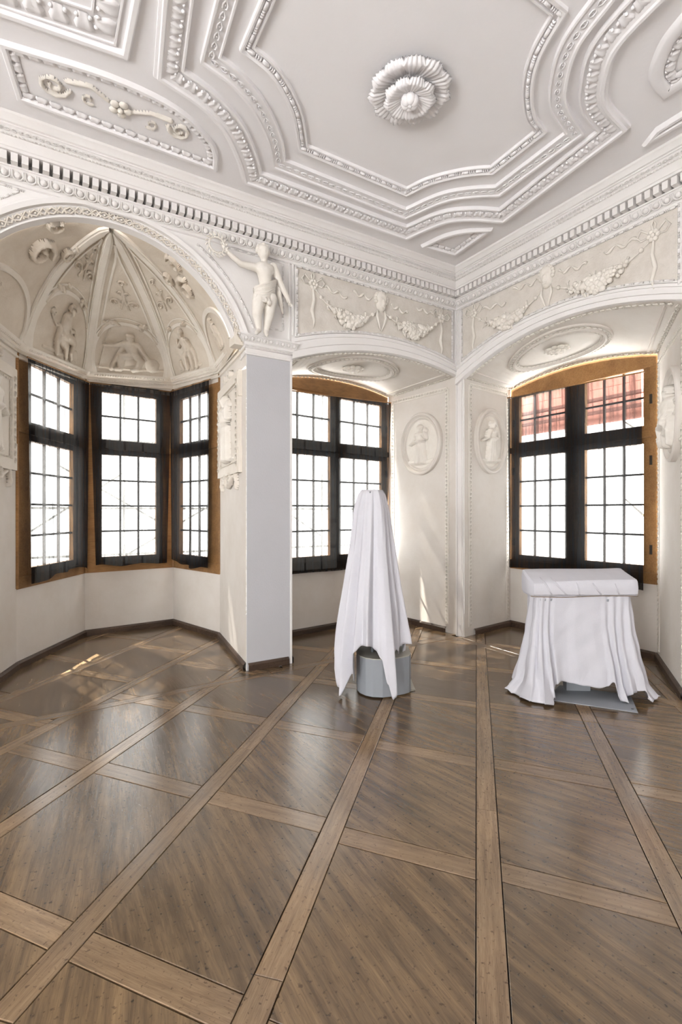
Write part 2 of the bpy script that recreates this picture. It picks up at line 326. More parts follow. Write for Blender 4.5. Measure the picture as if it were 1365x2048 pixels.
# ------------------------------------------------------------------ bay and niche shells
def wall_face(mb, p, q, z0, z1): mb.add([(p[0], p[1], z0), (q[0], q[1], z0), (q[0], q[1], z1), (p[0], p[1], z1)], [(0, 1, 2, 3)])
SILL = .815
mb = MB()
wall_face(mb, BAY[5], BAY[4], -.1, SPR + .1); wall_face(mb, BAY[1], BAY[0], -.1, SPR); wall_face(mb, BAY[0], (BXL, 0), -.1, SPR)
for i in (3, 2, 1): wall_face(mb, BAY[i + 1], BAY[i], -.1, SILL); wall_face(mb, BAY[i + 1], BAY[i], 3.15, SPR)
mb.build('wall_bay', M['limewash'], kind='structure', label='cream plaster walls of the window bay')
def niche(name, N, zf, to_edge, label, ztop):
    """jambs, apron wall and shallow vault of a window niche; ztop(u) = crown line over the window"""
    mb = MB(); n = 32
    (a, b, c, d) = N
    fr = [np.array([a[0] + (d[0] - a[0]) * i / n, a[1] + (d[1] - a[1]) * i / n, 0]) for i in range(n + 1)]
    bk = [np.array([b[0] + (c[0] - b[0]) * i / n, b[1] + (c[1] - b[1]) * i / n, 0]) for i in range(n + 1)]
    F = [f + np.array([0, 0, zf(to_edge(f))]) for f in fr]; B = [p + np.array([0, 0, ztop(i / n)]) for i, p in enumerate(bk)]
    mb.grid(np.array([F, B]))
    wall_face(mb, b, c, -.1, SILL)
    for (p, q, zp, zq) in ((a, b, F[0][2], B[0][2]), (d, c, F[-1][2], B[-1][2])):
        mb.add([(p[0], p[1], -.1), (q[0], q[1], -.1), (q[0], q[1], zq), (p[0], p[1], zp)], [(0, 1, 2, 3)])
    mb.build(name, M['limewash'], kind='structure', label=label)
    F = np.array(F); B = np.array(B)
    def surf(u, v, h=0.0):
        k = min(max(u, 0), 1) * n; i = min(int(k), n - 1); t = k - i
        f = F[i] * (1 - t) + F[i + 1] * t; g = B[i] * (1 - t) + B[i + 1] * t
        return f * (1 - v) + g * v - np.array([0, 0, h])
    return surf
W2T = lambda u: 3.19 + .42 * u * (1 - u) + .03 * u
W3T = lambda u: 3.215 + .46 * u * (1 - u) - .005 * u
SURF2 = niche('wall_niche_back', N2, zA, lambda p: p[0], 'cream plaster niche of the window beside the pier', W2T)
SURF3 = niche('wall_niche_right', N3, zB, lambda p: p[1], 'cream plaster niche of the right-hand window', W3T)

# ------------------------------------------------------------------ baseboards
def baseboard(name, path, label, h=.075, t=.03):
    mb = MB(); P = [(x, y, 0) for x, y in path]
    mb.sweep(P, (0, 0, 1), [(0, 0), (t, 0), (t, h * .75), (t * .55, h), (0, h)])
    mb.build(name, M['base'], kind='structure', label=label)
baseboard('baseboard_bay', [BAY[5], BAY[4], BAY[3], BAY[2], BAY[1], BAY[0]], 'dark oak skirting round the window bay')
baseboard('baseboard_pier', [(N2[0][0] - .03, 0), (BXR + .012, 0)], 'short dark oak skirting on the front of the pier')
baseboard('baseboard_niche_back', [(-.025, .13), N2[2], N2[1], N2[0]], 'dark oak skirting in the niche beside the pier')
baseboard('baseboard_niche_right', [N3[3], N3[2], N3[1], (.18, -.128)], 'dark oak skirting in the right-hand window niche')

# ------------------------------------------------------------------ parquet: long diagonal strips, cross strips, panels
floor_root = empty('floor', kind='structure', label='dark oak parquet of diagonal panels framed by lighter strips')
def clip(poly, a, b, c):
    """keep a*x+b*y<=c"""
    out = []
    for i in range(len(poly)):
        p, q = poly[i], poly[(i + 1) % len(poly)]; fp = a * p[0] + b * p[1] - c; fq = a * q[0] + b * q[1] - c
        if fp <= 0: out.append(p)
        if fp * fq < 0: t = fp / (fp - fq); out.append((p[0] + t * (q[0] - p[0]), p[1] + t * (q[1] - p[1])))
    return out
def clip_poly(poly, hull):
    """hull clockwise or counter-clockwise convex"""
    A = sum(hull[i][0] * hull[(i + 1) % len(hull)][1] - hull[(i + 1) % len(hull)][0] * hull[i][1] for i in range(len(hull)))
    H = hull if A > 0 else hull[::-1]
    for i in range(len(H)):
        p, q = H[i], H[(i + 1) % len(H)]; a, b = q[1] - p[1], -(q[0] - p[0]); poly = clip(poly, a, b, a * p[0] + b * p[1])
        if len(poly) < 3: return []
    return poly
def inset(poly, g):
    A = sum(poly[i][0] * poly[(i + 1) % len(poly)][1] - poly[(i + 1) % len(poly)][0] * poly[i][1] for i in range(len(poly)))
    P = [np.array(p) for p in (poly if A > 0 else poly[::-1])]; Q = []
    P = [p for i, p in enumerate(P) if np.linalg.norm(p - P[i - 1]) > .004]
    n = len(P)
    if n < 3: return []
    for i in range(n):
        d0 = P[i] - P[i - 1]; d1 = P[(i + 1) % n] - P[i]; d0 = d0 / np.linalg.norm(d0); d1 = d1 / np.linalg.norm(d1)
        n0 = np.array([-d0[1], d0[0]]); n1 = np.array([-d1[1], d1[0]]); m = n0 + n1; m /= np.linalg.norm(m) + 1e-9
        Q.append(tuple(P[i] + m * g / max(m @ n0, .4)))
    return Q
def piece(name, poly, ang, m, dz=0.0):
    poly = inset(poly, .0022)
    if len(poly) < 3: return
    area = abs(sum(poly[i][0] * poly[(i + 1) % len(poly)][1] - poly[(i + 1) % len(poly)][0] * poly[i][1] for i in range(len(poly)))) / 2
    if area < .0012: return
    c = np.mean(np.array(poly), 0); ca, sa = cos(-ang), sin(-ang)
    top = [((x - c[0]) * ca - (y - c[1]) * sa, (x - c[0]) * sa + (y - c[1]) * ca) for x, y in poly]
    inn = inset(top, .0025); mb = MB(); n = len(top)
    if len(inn) != n: inn = [(x * .99, y * .99) for x, y in top]
    else:
        A = sum(top[i][0] * top[(i + 1) % n][1] - top[(i + 1) % n][0] * top[i][1] for i in range(n))
        if A < 0: top = top[::-1]
        k = min(range(n), key=lambda j: (inn[j][0] - top[0][0]) ** 2 + (inn[j][1] - top[0][1]) ** 2); inn = inn[k:] + inn[:k]
    v = [(x, y, -.013) for x, y in top] + [(x, y, -.0018) for x, y in top] + [(x, y, 0) for x, y in inn]
    f = [tuple(range(2 * n, 3 * n))] + [(r * n + i, r * n + (i + 1) % n, (r + 1) * n + (i + 1) % n, (r + 1) * n + i) for r in (0, 1) for i in range(n)]
    mb.add(v, f); o = mb.build(name, m, floor_root, fix=True)
    o.location = (c[0], c[1], dz); o.rotation_euler = (random.uniform(-.0012, .0012), random.uniform(-.0012, .0012), ang)
# a long strip: angle (deg), a point on its centre line; nn = right-hand normal
LS = [(44.4, (-5.31, .62)), (44.4, (-4.54, -.53)), (44.2, (-3.87, -.90)), (45.0, (-3.53, -1.69)), (44.2, (-3.12, -2.36)), (43.4, (-1.755, -2.08)), (42.5, (-1.33, -2.72))]
dirv = lambda a: np.array([cos(radians(a)), sin(radians(a))])
k44 = dirv(44.0); n44 = np.array([k44[1], -k44[0]])
LONG = [(a, np.array(p)) for a, p in LS]
LONG[0] = (44.4, LONG[1][1] - n44 * .80)
for k in range(5): LONG.insert(0, (44.4, LONG[0][1] - n44 * .76))
for k in range(5): LONG.append((42.6, LONG[-1][1] + n44 * .76))
LW = .105
def line_side(a, p, off): d = dirv(a); n = np.array([d[1], -d[0]]); return (p + n * off, d)
def isect(l1, l2):
    (p, d), (q, e) = l1, l2; A = np.array([[d[0], -e[0]], [d[1], -e[1]]]); t = np.linalg.solve(A, q - p); return p + d * t[0]
# cross strips: phase by lane (distance along 44.5 deg), pitch .96, at -53 deg
kk = dirv(46.5); CRA, CRW, PITCH = -53.3, .125, .965
lane_phase = {}
first = {6: -3.78, 7: -2.93, 8: -3.07, 9: -3.24, 10: -3.34, 11: -3.47}      # from measured strips; lane index = left long strip
for k in range(len(LONG) - 1): lane_phase[k] = first.get(k, -3.3 + .13 * ((k * 7) % 5))
TA = [(-9.5, -.4955), (-.1, -.06)]       # threshold strip along wall A
def ty(x):
    for (x0, y0), (x1, y1) in zip(TA, TA[1:]):
        return y0 + (y1 - y0) * (x - x0) / (x1 - x0)
TB0, TB1 = (-.09, -.10), (-.135, -2.75)                                 # threshold strip along wall B
tb = lambda y: TB0[0] + (TB1[0] - TB0[0]) * (y - TB0[1]) / (TB1[1] - TB0[1])
room_hull = [(XL, YB), (tb(YB) - .05, YB), (tb(-.13) - .05, ty(-.14) - .052), (XL, ty(XL) - .052)]
bay_hull = [(-5.2, ty(-5.2) + .052), (-4.70, 1.25), (-4.01, 2.39), (-2.91, 2.50), (-2.60, 1.36), (-2.75, ty(-2.75) + .052)]
n2_hull = [(-2.45, ty(-2.45) + .052), (-2.09, 1.0), (-.13, 1.26), (.01, ty(.01) + .052)]
n3_hull = [(tb(-.1) + .05, -.10), (1.03, 0.01), (1.05, -1.92), (-.02, -2.68), (tb(-2.68) + .05, -2.68)]
HULLS = [room_hull, bay_hull, n2_hull, n3_hull, [(-2.75, ty(-2.75) + .052), (-2.45, ty(-2.45) + .052), (-2.45, .02), (-2.75, .02)]]
for i, (a, p) in enumerate(LONG):
    e0, e1 = line_side(a, p, -LW / 2), line_side(a, p, LW / 2); d = dirv(a)
    s = 0.0; bounds = [-9.0]
    while bounds[-1] < 9: bounds.append(bounds[-1] + random.uniform(1.7, 2.9))
    for b0, b1 in zip(bounds, bounds[1:]):
        quad = [tuple(e0[0] + d * b0), tuple(e0[0] + d * b1), tuple(e1[0] + d * b1), tuple(e1[0] + d * b0)]
        for h in HULLS:
            q = clip_poly(quad, h)
            if q: piece('strip', q, radians(a), M['strip'], random.uniform(-.001, .0006))
for k in range(len(LONG) - 1):
    (a0, p0), (a1, p1) = LONG[k], LONG[k + 1]
    l = line_side(a0, p0, LW / 2); r = line_side(a1, p1, -LW / 2); mid = (p0 + p1) / 2; d = dirv(44.3); nn = np.array([d[1], -d[0]])
    mid = mid + d * (-(mid @ kk))                                 # lane centre at along = 0
    for j in range(-6, 10):
        s = lane_phase[k] + j * PITCH
        def cr(off):
            c = mid + d * (s + off - 0.0); return (c, dirv(CRA))
        lo, hi, nx = cr(-CRW / 2), cr(CRW / 2), cr(PITCH - CRW / 2)
        st = [tuple(isect(l, lo)), tuple(isect(l, hi)), tuple(isect(r, hi)), tuple(isect(r, lo))]
        pn = [tuple(isect(l, hi)), tuple(isect(l, nx)), tuple(isect(r, nx)), tuple(isect(r, hi))]
        for h in HULLS:
            q = clip_poly(st, h)
            if q: piece('strip', q, radians(CRA), M['strip'], random.uniform(-.001, .0006))
            q = clip_poly(pn, h)
            if q:
                c = np.mean(np.array(q), 0); g = 80 + max(0, c[0] + 4.3) * 13 + random.uniform(-5, 5)
                piece('panel', q, radians(g), M['panel'], random.uniform(-.0012, .0008))
for (x0, x1) in ((XL, -4.9), (-4.9, -2.6), (-2.6, -.085)):
    q = [(x0, ty(x0) - .052), (x1, ty(x1) - .052), (x1, ty(x1) + .052), (x0, ty(x0) + .052)]
    piece('threshold_strip', q, radians(2.6), M['strip'])
for (y0, y1) in ((-.10, -2.7), (-2.7, YB)):
    piece('threshold_strip', [(tb(y0) - .05, y0), (tb(y1) - .05, y1), (tb(y1) + .05, y1), (tb(y0) + .05, y0)], radians(-91), M['strip'])

# ------------------------------------------------------------------ windows and curtains
def P3(p, e, n, u, z, w): return (p[0] + e[0] * u + n[0] * w, p[1] + e[1] * u + n[1] * w, z)
def window(name, p, q, cols, label, top=None, ztop=3.16, up=(2.48, 3.085), lw=(.975, 2.285), z0=SILL, mats=None):
    """oak window with fixed upper and opening lower lights; w < 0 is outdoors"""
    p = np.array(p); q = np.array(q); Lg = np.linalg.norm(q - p); e = (q - p) / Lg; n = np.array([e[1], -e[0]])
    c = np.array([-3, -2.0]);
    if (c - p) @ n < 0: n = -n
    root = empty(name, (0, 0, 0), 'structure', label)
    def bx(mb, u0, u1, za, zb, w0, w1):
        v = [P3(p, e, n, u, z, w) for w in (w0, w1) for z in (za, zb) for u in (u0, u1)]
        mb.add(v, [(0, 1, 3, 2), (4, 6, 7, 5), (0, 4, 5, 1), (2, 3, 7, 6), (0, 2, 6, 4), (1, 5, 7, 3)])
    fm = MB(); zt = ztop; ext_ = .03 if top else 0.0
    us = [-ext_] + [x for cc in cols for x in (cc[0] - .075, cc[1] + .075)] + [Lg + ext_]
    for a, b in zip(us[0::2], us[1::2]): bx(fm, a, b, z0, zt, -.09, -.005)          # stiles
    bx(fm, -ext_, Lg + ext_, z0 - .03, lw[0] - .07, -.088, .006); bx(fm, 0, Lg, lw[1] + .06, up[0] - .06, -.088, .012); bx(fm, 0, Lg, up[1] + .03, zt, -.088, -.004)
    if top:
        N = 24; lo = [P3(p, e, n, Lg * i / N, zt - .01, -.006) for i in range(N + 1)]; hi = [P3(p, e, n, Lg * i / N, max(top(i / N) + .035, zt + .005), -.006) for i in range(N + 1)]
        fm.grid(np.array([lo, hi])); d = np.array([n[0], n[1], 0]) * -.08
        fm.grid(np.array([np.array(lo) + d, np.array(hi) + d])); fm.grid(np.array([lo, np.array(lo) + d]))
    fm.build('window_frame', M['oak'], root)
    for ci, (u0, u1) in enumerate(cols):
        for (za, zb, nr) in ((up[0], up[1], 2), (lw[0], lw[1], 4)):
            sm = MB(); t = .07
            bx(sm, u0 - t - .01, u0, za - t, zb + .065, -.075, -.02); bx(sm, u1, u1 + t + .01, za - t, zb + .065, -.075, -.02)
            bx(sm, u0, u1, za - t, za, -.075, -.02); bx(sm, u0, u1, zb, zb + .065, -.075, -.02)
            s = sm.build('sash', M['oak'], root)
            for k in (1, 2):
                m1 = MB(); u = u0 + (u1 - u0) * k / 3; bx(m1, u - .011, u + .011, za, zb, -.062, -.036); m1.build('glazing_bar', M['lead'], s)
            for k in range(1, nr):
                m1 = MB(); z = za + (zb - za) * k / nr; bx(m1, u0, u1, z - .011, z + .011, -.060, -.038); m1.build('glazing_bar', M['lead'], s)
            for i in range(3):
                for j in range(nr):
                    m1 = MB(); a = u0 + (u1 - u0) * i / 3; b = u0 + (u1 - u0) * (i + 1) / 3; c0 = za + (zb - za) * j / nr; c1 = za + (zb - za) * (j + 1) / nr
                    m1.add([P3(p, e, n, u, z, -.049) for u, z in ((a, c0), (b, c0), (b, c1), (a, c1))], [(0, 1, 2, 3)])
                    m1.build('pane', M['glass'], s, fix=False)
        if len(cols) == 2:
            for z in (1.15, 2.1, 2.75):
                hm = MB(); uu = u0 - .085 if ci == 0 else u1 + .085; bx(hm, uu - .012, uu + .012, z - .05, z + .05, -.02, .006); hm.build('hinge', M['iron'], root)
    c_ = (p + q) / 2 + n * .02
    area_light(name + '_portal', (c_[0], c_[1], 2.0), (n[0], n[1], 0), Lg, 2.5, 1, (1, 1, 1), True)
    return p, e, n, Lg
def curtain(name, fr, pts_top, pts_bot, w0, label, folds, amp, seed, hem=.012, ns=70, nt=40):
    """cloth from a top line to a hem line, both given as (u, z) polylines on the window plane; w0 = distance into the room"""
    p, e, n, Lg = fr; r = np.random.default_rng(seed); ph = r.uniform(0, 6.28, 8)
    ut = np.array(pts_top); ub = np.array(pts_bot); rows = []
    for j in range(nt + 1):
        t = j / nt; row = []
        for i in range(ns + 1):
            s = i / ns
            a = np.array([np.interp(s, np.linspace(0, 1, len(ut)), ut[:, k]) for k in (0, 1)]); b = np.array([np.interp(s, np.linspace(0, 1, len(ub)), ub[:, k]) for k in (0, 1)])
            x = a * (1 - t) + b * t
            fo = sum(sin(2 * pi * s * folds * (1 + .37 * q) + ph[q] + .8 * t * sin(ph[q + 3])) / (1 + q) for q in range(3))
            w = w0 + amp * (.25 + .75 * t) * fo + .012 * sin(3 * t + ph[6]) * sin(pi * s)
            z = x[1] + (hem * sin(2 * pi * s * folds * .7 + ph[7]) * t ** 3)
            row.append(P3(p, e, n, x[0] + .006 * fo * t, z, w))
        rows.append(row)
    mb = MB(); mb.grid(np.array(rows)); c = mb.build(name, M['muslin'], None, True, None, label, 'curtain', 'black muslin window curtains', fix=False)
    return c
def rod(fr, c, u0, u1, z, w, z1=None):
    p, e, n, Lg = fr; mb = MB(); z1 = z if z1 is None else z1
    mb.tube([P3(p, e, n, u0, z, w), P3(p, e, n, u1, z1, w)], .008, 8); mb.build('curtain_rod', M['oak'], c)
posts = empty('trim_25', kind='structure', label='slim oak corner posts between the bay windows')
for k in (1, 2, 3, 4):
    mb = MB(); b_ = BAY[k]; mb.tube([(b_[0], b_[1], SILL - .02), (b_[0], b_[1], 3.25)], .022, 8); mb.build('corner_post', M['oak'], posts)
FL = window('window_1', BAY[1], BAY[2], [(.27, 1.10)], 'oak window in the left side of the bay', ztop=3.17)
FC = window('window_2', BAY[2], BAY[3], [(.20, .88)], 'oak window in the middle of the bay', ztop=3.17)
FR = window('window_3', BAY[3], BAY[4], [(.13, .83)], 'oak window in the right side of the bay', ztop=3.17)
F2 = window('window_4', N2[1], N2[2], [(.13, .89), (1.075, 1.835)], 'arched oak window in the niche beside the pier', W2T, 3.12)
F3 = window('window_5', N3[1], N3[2], [(.127, .80), (1.06, 1.73)], 'arched oak window in the right-hand niche', W3T, 3.10)
c = curtain('curtain', FL, [(.06, 3.10), (1.29, 3.17)], [(.10, .82), (.5, .85), (.85, .90), (1.27, .86)], .075, 'black sheer curtain on the left window of the bay', 3.2, .012, 1); rod(FL, c, .05, 1.30, 3.09, .075, 3.16)
c = curtain('curtain', FC, [(.04, 3.17), (1.05, 3.2)], [(.10, .88), (.5, .86), (1.0, .87)], .07, 'black sheer curtain on the middle window of the bay', 2.6, .010, 2); rod(FC, c, .04, 1.06, 3.16, .07, 3.19)
c = curtain('curtain', FR, [(.06, 3.2), (1.02, 3.19)], [(.10, .90), (.4, .86), (.6, .83), (1.0, .86)], .075, 'black sheer curtain with deep folds on the right window of the bay', 3.4, .016, 3); rod(FR, c, .06, 1.05, 3.19, .075, 3.18)
c = curtain('curtain', F2, [(.1, 3.04), (1.92, 3.13)], [(.1, .77), (1.0, .79), (1.82, .83)], .085, 'black sheer curtain on the window beside the pier', 1.5, .005, 4); rod(F2, c, .1, 1.92, 3.035, .085, 3.125)
c = curtain('curtain', F3, [(.02, 3.10), (1.76, 3.035)], [(.05, .80), (.5, .81), (1.0, .80), (1.78, .71)], .085, 'black sheer curtain on the right-hand niche window', 1.6, .006, 5); rod(F3, c, .0, 1.80, 3.095, .085, 3.03)

# ================================================================== STUCCO
# ---- small repeated ornaments (meshes shared by all their pieces); local x along the moulding, z out of the wall, y across
def egg_mesh(name, w, h, d, m):
    mb = MB(); mb.ball((0, -.04 * h, 0), (w * .30, h * .42, d), 8, 5)
    pts = [(w * .43 * cos(t), h * .5 * sin(t) - .02 * h, d * .35) for t in np.linspace(-.15, -pi + .15, 8)]
    pts = [(w * .43, h * .45, d * .35)] + pts + [(-w * .43, h * .45, d * .35)]
    mb.tube(pts, d * .28, 5, False)
    mb.tube([(w * .5, h * .4, d * .3), (w * .5, -h * .45, d * .45)], [d * .12, d * .25], 4)
    return mesh_of(mb, name, m)
def leaf_mesh(name, w, h, d, m):
    """broad water-leaf: middle lobe, two curled side lobes and a vein"""
    mb = MB(); rows = []
    for j in range(7):
        v = j / 6; row = []
        for i in range(9):
            u = i / 4 - 1; half = w * .5 * (1 - .55 * v ** 2.2) * (1 - .12 * cos(3 * pi * v))
            z = d * (.25 + .75 * sin(pi * min(v * .9 + .08, 1))) * (1 - .55 * u * u) + d * .35 * (abs(u) > .7) - d * .3 * (abs(u) < .1)
            if i in (0, 8): z = -d * .1
            row.append((u * half, (v - .5) * h, z if 0 < j < 6 else z * .4))
        rows.append(row)
    mb.grid(np.array(rows))
    for s in (-1, 1): mb.ball((s * w * .34, h * .34, d * .5), (w * .13, h * .13, d * .6), 6, 4)
    return mesh_of(mb, name, m)
def bead_reel(path, n, unit, r, closed=False, off=0.0):
    """joined run of long beads and triple reels along a path, on a plane with normal n"""
    mb = MB(); n = np.array(n, float); n /= np.linalg.norm(n)
    for p, t in along(path, unit, closed):
        c = p + n * off
        a = c - t * unit * .48
        seg = [(0, .35), (.03, 1), (.25, 1.1), (.47, 1), (.5, .35)]
        mb.tube([a + t * unit * s for s, _ in seg], [r * k for _, k in seg], 6, False)
        for q in (.57, .72, .87):
            mb.tube([a + t * unit * (q - .035), a + t * unit * (q - .03), a + t * unit * (q + .03), a + t * unit * (q + .035)], [r * .3, r * 1.05, r * 1.05, r * .3], 6, False)
    return mb
def fleck_band(path, n, unit, w, d, closed=False):
    """joined run of tiny curled leaves along a moulding"""
    mb = MB(); n = np.array(n, float); n /= np.linalg.norm(n)
    for k, (p, t) in enumerate(along(path, unit, closed)):
        s = np.cross(n, t)
        for q in (-1, 1):
            pts = [p + t * unit * a + s * w * b * q + n * d * c for a, b, c in ((-.45, .05, .4), (-.15, .42, .8), (.2, .38, .8), (.3, .12, .5))]
            mb.tube(pts, [d * .3, d * .55, d * .5, d * .25], 4, False)
        mb.ball(p + n * d * .3 - t * unit * .0, d * .7, 5, 3)
    return mb
def run_pieces(mesh, name, path, n, step, parent, closed=False, side=0.0, lift=0.0):
    n = np.array(n, float); n /= np.linalg.norm(n)
    for p, t in along(path, step, closed):
        s = np.cross(n, t); place(mesh, name, frame_mx(p + s * side + n * lift, t, n), parent)

# ---- main cornice
trim1 = empty('trim_1', kind='structure', label='deep white stucco cornice with dentils and egg moulding')
cpath = [(XL, 0, 0), (0, 0, 0), (0, YB, 0)]
prof = [(0, 4.085), (.018, 4.09), (.018, 4.112), (.028, 4.118), (.034, 4.13), (.062, 4.165), (.07, 4.182), (.08, 4.185), (.08, 4.198), (.003, 4.2), (.003, 4.262), (.150, 4.266), (.150, 4.285),
        (.158, 4.29), (.165, 4.31), (.185, 4.335), (.19, 4.345), (.20, 4.348), (.205, 4.352), (.225, 4.395), (.236, 4.40), (.236, 4.41), (.25, 4.415), (.262, 4.435), (.285, 4.452), (.29, 4.475)]
mb = MB(); mb.sweep(cpath, (0, 0, 1), [(-a, b) for a, b in prof]); mb.build('cornice_moulding', M['plaster'], trim1, 35)
den = MB(); den.box((-.0225, -.0, -.002), (.0225, .135, .062)); dm = mesh_of(den, 'dentil', M['plaster'], False)
for x in np.arange(-.105, -5.05, -.0693): place(dm, 'dentil', Matrix.Translation((x, -.135, 4.201)), trim1)
for y in np.arange(-.105, -2.95, -.0693): place(dm, 'dentil', Matrix.Translation((-.135, y, 4.201)) @ Matrix.Rotation(-pi / 2, 4, 'Z'), trim1)
em = egg_mesh('egg', .086, .066, .024, M['plaster'])
for x in np.arange(-.10, -5.05, -.086): place(em, 'egg', frame_mx((x, -.050, 4.150), (1, 0, 0), (0, -.80, -.6)), trim1)
for y in np.arange(-.10, -2.95, -.086): place(em, 'egg', frame_mx((-.050, y, 4.150), (0, -1, 0), (-.80, 0, -.6)), trim1)
fb = fleck_band([(-5.05, -.220, 4.373), (-.22, -.220, 4.373)], (0, -.9, -.45), .044, .020, .009)
fb2 = fleck_band([(-.220, -.22, 4.373), (-.220, -2.95, 4.373)], (-.9, 0, -.45), .044, .020, .009); fb.add(fb2.v, fb2.f)
fb.build('leaf_band', M['plaster'], trim1, True, 'stuff')
bb = MB()
for p, t in along([(-5.05, -.203, 4.347), (-.2, -.203, 4.347)], .026): bb.ball(p, .008, 5, 3)
for p, t in along([(-.203, -.2, 4.347), (-.203, -2.95, 4.347)], .026): bb.ball(p, .008, 5, 3)
bb.build('bead_row', M['plaster'], trim1, True, 'stuff')

# ---- entablature of pier and bay
EZ = {5: 3.275, 4: 3.33, 3: 3.38, 2: 3.29, 1: 3.20, 0: 3.20}
trim2 = empty('trim_2', kind='structure', label='moulded entablature running round the bay under the half dome')
epath = [(BAY[k][0], BAY[k][1], EZ[k]) for k in (5, 4, 3, 2, 1, 0)]
eprof = [(0, -.14), (.02, -.135), (.02, -.115), (.012, -.11), (.012, -.085), (.03, -.08), (.034, -.066), (.05, -.06), (.05, -.05), (.058, -.046), (.085, -.012), (.09, 0.0), (0, .004)]
mb = MB(); mb.sweep(epath, (0, 0, 1), eprof); mb.build('entablature_moulding', M['domerib'], trim2, 35)
for k in range(5):
    a, b = np.array(epath[k]), np.array(epath[k + 1]); t = (b - a) / np.linalg.norm(b - a); s = np.cross((0, 0, 1), t); s /= np.linalg.norm(s)
    p0, p1 = a + s * .07 + t * .09, b + s * .07 - t * .09; p0[2] -= .032; p1[2] -= .032
    bb = MB()
    for p, tt in along([p0, p1], .030): bb.ball(p, (.012, .012, .015), 6, 4)
    bb.build('leaf_row', M['domerib'], trim2, True, 'stuff')
    bb = bead_reel([p0 - s * .036 + np.array([0, 0, -.055]), p1 - s * .036 + np.array([0, 0, -.055])], s, .06, .008); bb.build('bead_row', M['domerib'], trim2, True, 'stuff')
trim3 = empty('trim_3', kind='structure', label='moulded capital with egg ornament on the pier')
cp = [(N2[0][0], .35, 3.275), (N2[0][0], 0, 3.275), (BXR, 0, 3.275), (BXR + .03, .22, 3.275)]
cprof = [(0, -.19), (.014, -.186), (.014, -.17), (.006, -.165), (.006, -.125), (.018, -.12), (.018, -.098), (.026, -.094), (.026, -.07), (.04, -.06), (.058, -.026), (.062, -.018), (.068, -.016), (.068, 0), (0, .004)]
mb = MB(); mb.sweep(cp, (0, 0, 1), cprof); mb.build('capital_moulding', M['plaster'], trim3, 35)
run_pieces(egg_mesh('egg', .062, .05, .014, M['plaster']), 'egg', [(N2[0][0] + .05, -.048, 3.232), (BXR - .05, -.048, 3.232)], (0, -.9, -.4), .062, trim3)
bead_reel([(N2[0][0] + .02, -.02, 3.166), (BXR - .02, -.02, 3.166)], (0, -1, 0), .075, .008).build('bead_row', M['plaster'], trim3, True, 'stuff')

# ---- great arch of the bay
trim4 = empty('trim_4', kind='structure', label='round arch band of foliage over the window bay')
def arc(r, y, a0, a1, n=64): return [(ARX + r * cos(t), y, ARZ + r * sin(t)) for t in np.linspace(a0, a1, n)]
A0, A1 = math.asin((3.275 - ARZ) / ARR), pi - math.asin((3.16 - ARZ) / ARR)
mb = MB(); mb.sweep(arc(ARR, 0, A0, A1), (0, -1, 0), [(.0, 0.0), (.002, .02), (-.03, .028), (-.036, .012), (-.05, .012), (-.056, .0)])      # outer fillet on the wall face
mb.sweep(arc(ARR, 0, A0, A1), (0, -1, 0), [(.0, .02), (.006, .02), (.010, -.012), (.072, -.05), (.078, -.035), (.090, -.035), (.094, -.12)])
mb.build('arch_moulding', M['plaster'], trim4, 40)
mid = arc(ARR - .042, .028, A0 + .02, A1 - .02, 90)
fm = MB()
for k, (p, t) in enumerate(along(mid, .135)):
    n_ = np.array([0, -1.0, 0]) * .85 - np.array([p[0] - ARX, 0, p[2] - ARZ]) / ARR * .5; n_ /= np.linalg.norm(n_); s = np.cross(n_, t)
    for q in (-1, 1):                                # crossing tendrils with curled leaves
        pts = [p + t * a * .135 + s * b * .030 * q + n_ * .008 for a, b in ((-.5, -.8), (-.3, -.2), (0, .75), (.3, .2), (.5, -.8))]
        fm.tube(pts, [.005, .008, .007, .008, .005], 5, False)
    for a, b in ((-.25, .55), (.25, .55), (-.25, -.55), (.25, -.55), (0, 0)): fm.ball(p + t * a * .135 + s * b * .03 + n_ * .008, .010, 5, 3)
fm.build('foliage_band', M['domerib'], trim4, True, 'stuff')

MB().box((-2.897, .03, 3.18), (-2.775, .17, 3.50)).build('leak_plug', M['domerib'], trim4)  # block added behind the arch band to stop daylight leaking through a gap
# ---- half dome
Q = np.array([ARX, .10]); T0 = math.asin((SPR - ARZ) / ARI); ZQ = ARZ + ARI
OFF = .07
def bay_in(k, c=np.array([-3.75, .9])):
    p = np.array(BAY[k])
    if k == 5: return np.array([-2.893, .10])
    if k == 0: return np.array([-5.064, .10])
    d = c - p; return p + d / np.linalg.norm(d) * OFF
DB = [bay_in(k) for k in (5, 4, 3, 2, 1, 0)]; DZ = [EZ[k] for k in (5, 4, 3, 2, 1, 0)]; DZ[0] = 3.28; DZ[5] = 3.27
def dome(s, t, h=0.0):
    """s 0..5 along the bay from the pier, t 0..1 from springing to pole, h towards the room"""
    k = min(max(int(s), 0), 4); f = s - k; b = DB[k] * (1 - f) + DB[k + 1] * f; zs = DZ[k] * (1 - f) + DZ[k + 1] * f
    ta = T0 + (pi / 2 - T0) * t; hf = cos(ta) / cos(T0); z = zs + (ZQ - zs) * (sin(ta) - sin(T0)) / (1 - sin(T0))
    xy = Q + (b - Q) * hf; p = np.array([xy[0], xy[1], z])
    if h:
        c = np.array([ARX, .35, 3.0]); d = c - p; p = p + d / np.linalg.norm(d) * h
    return p
NS, NT = 12, 26
G_ = [[dome(k + i / NS, j / NT) for k in range(5) for i in range(NS + (k == 4))] for j in range(NT + 1)]
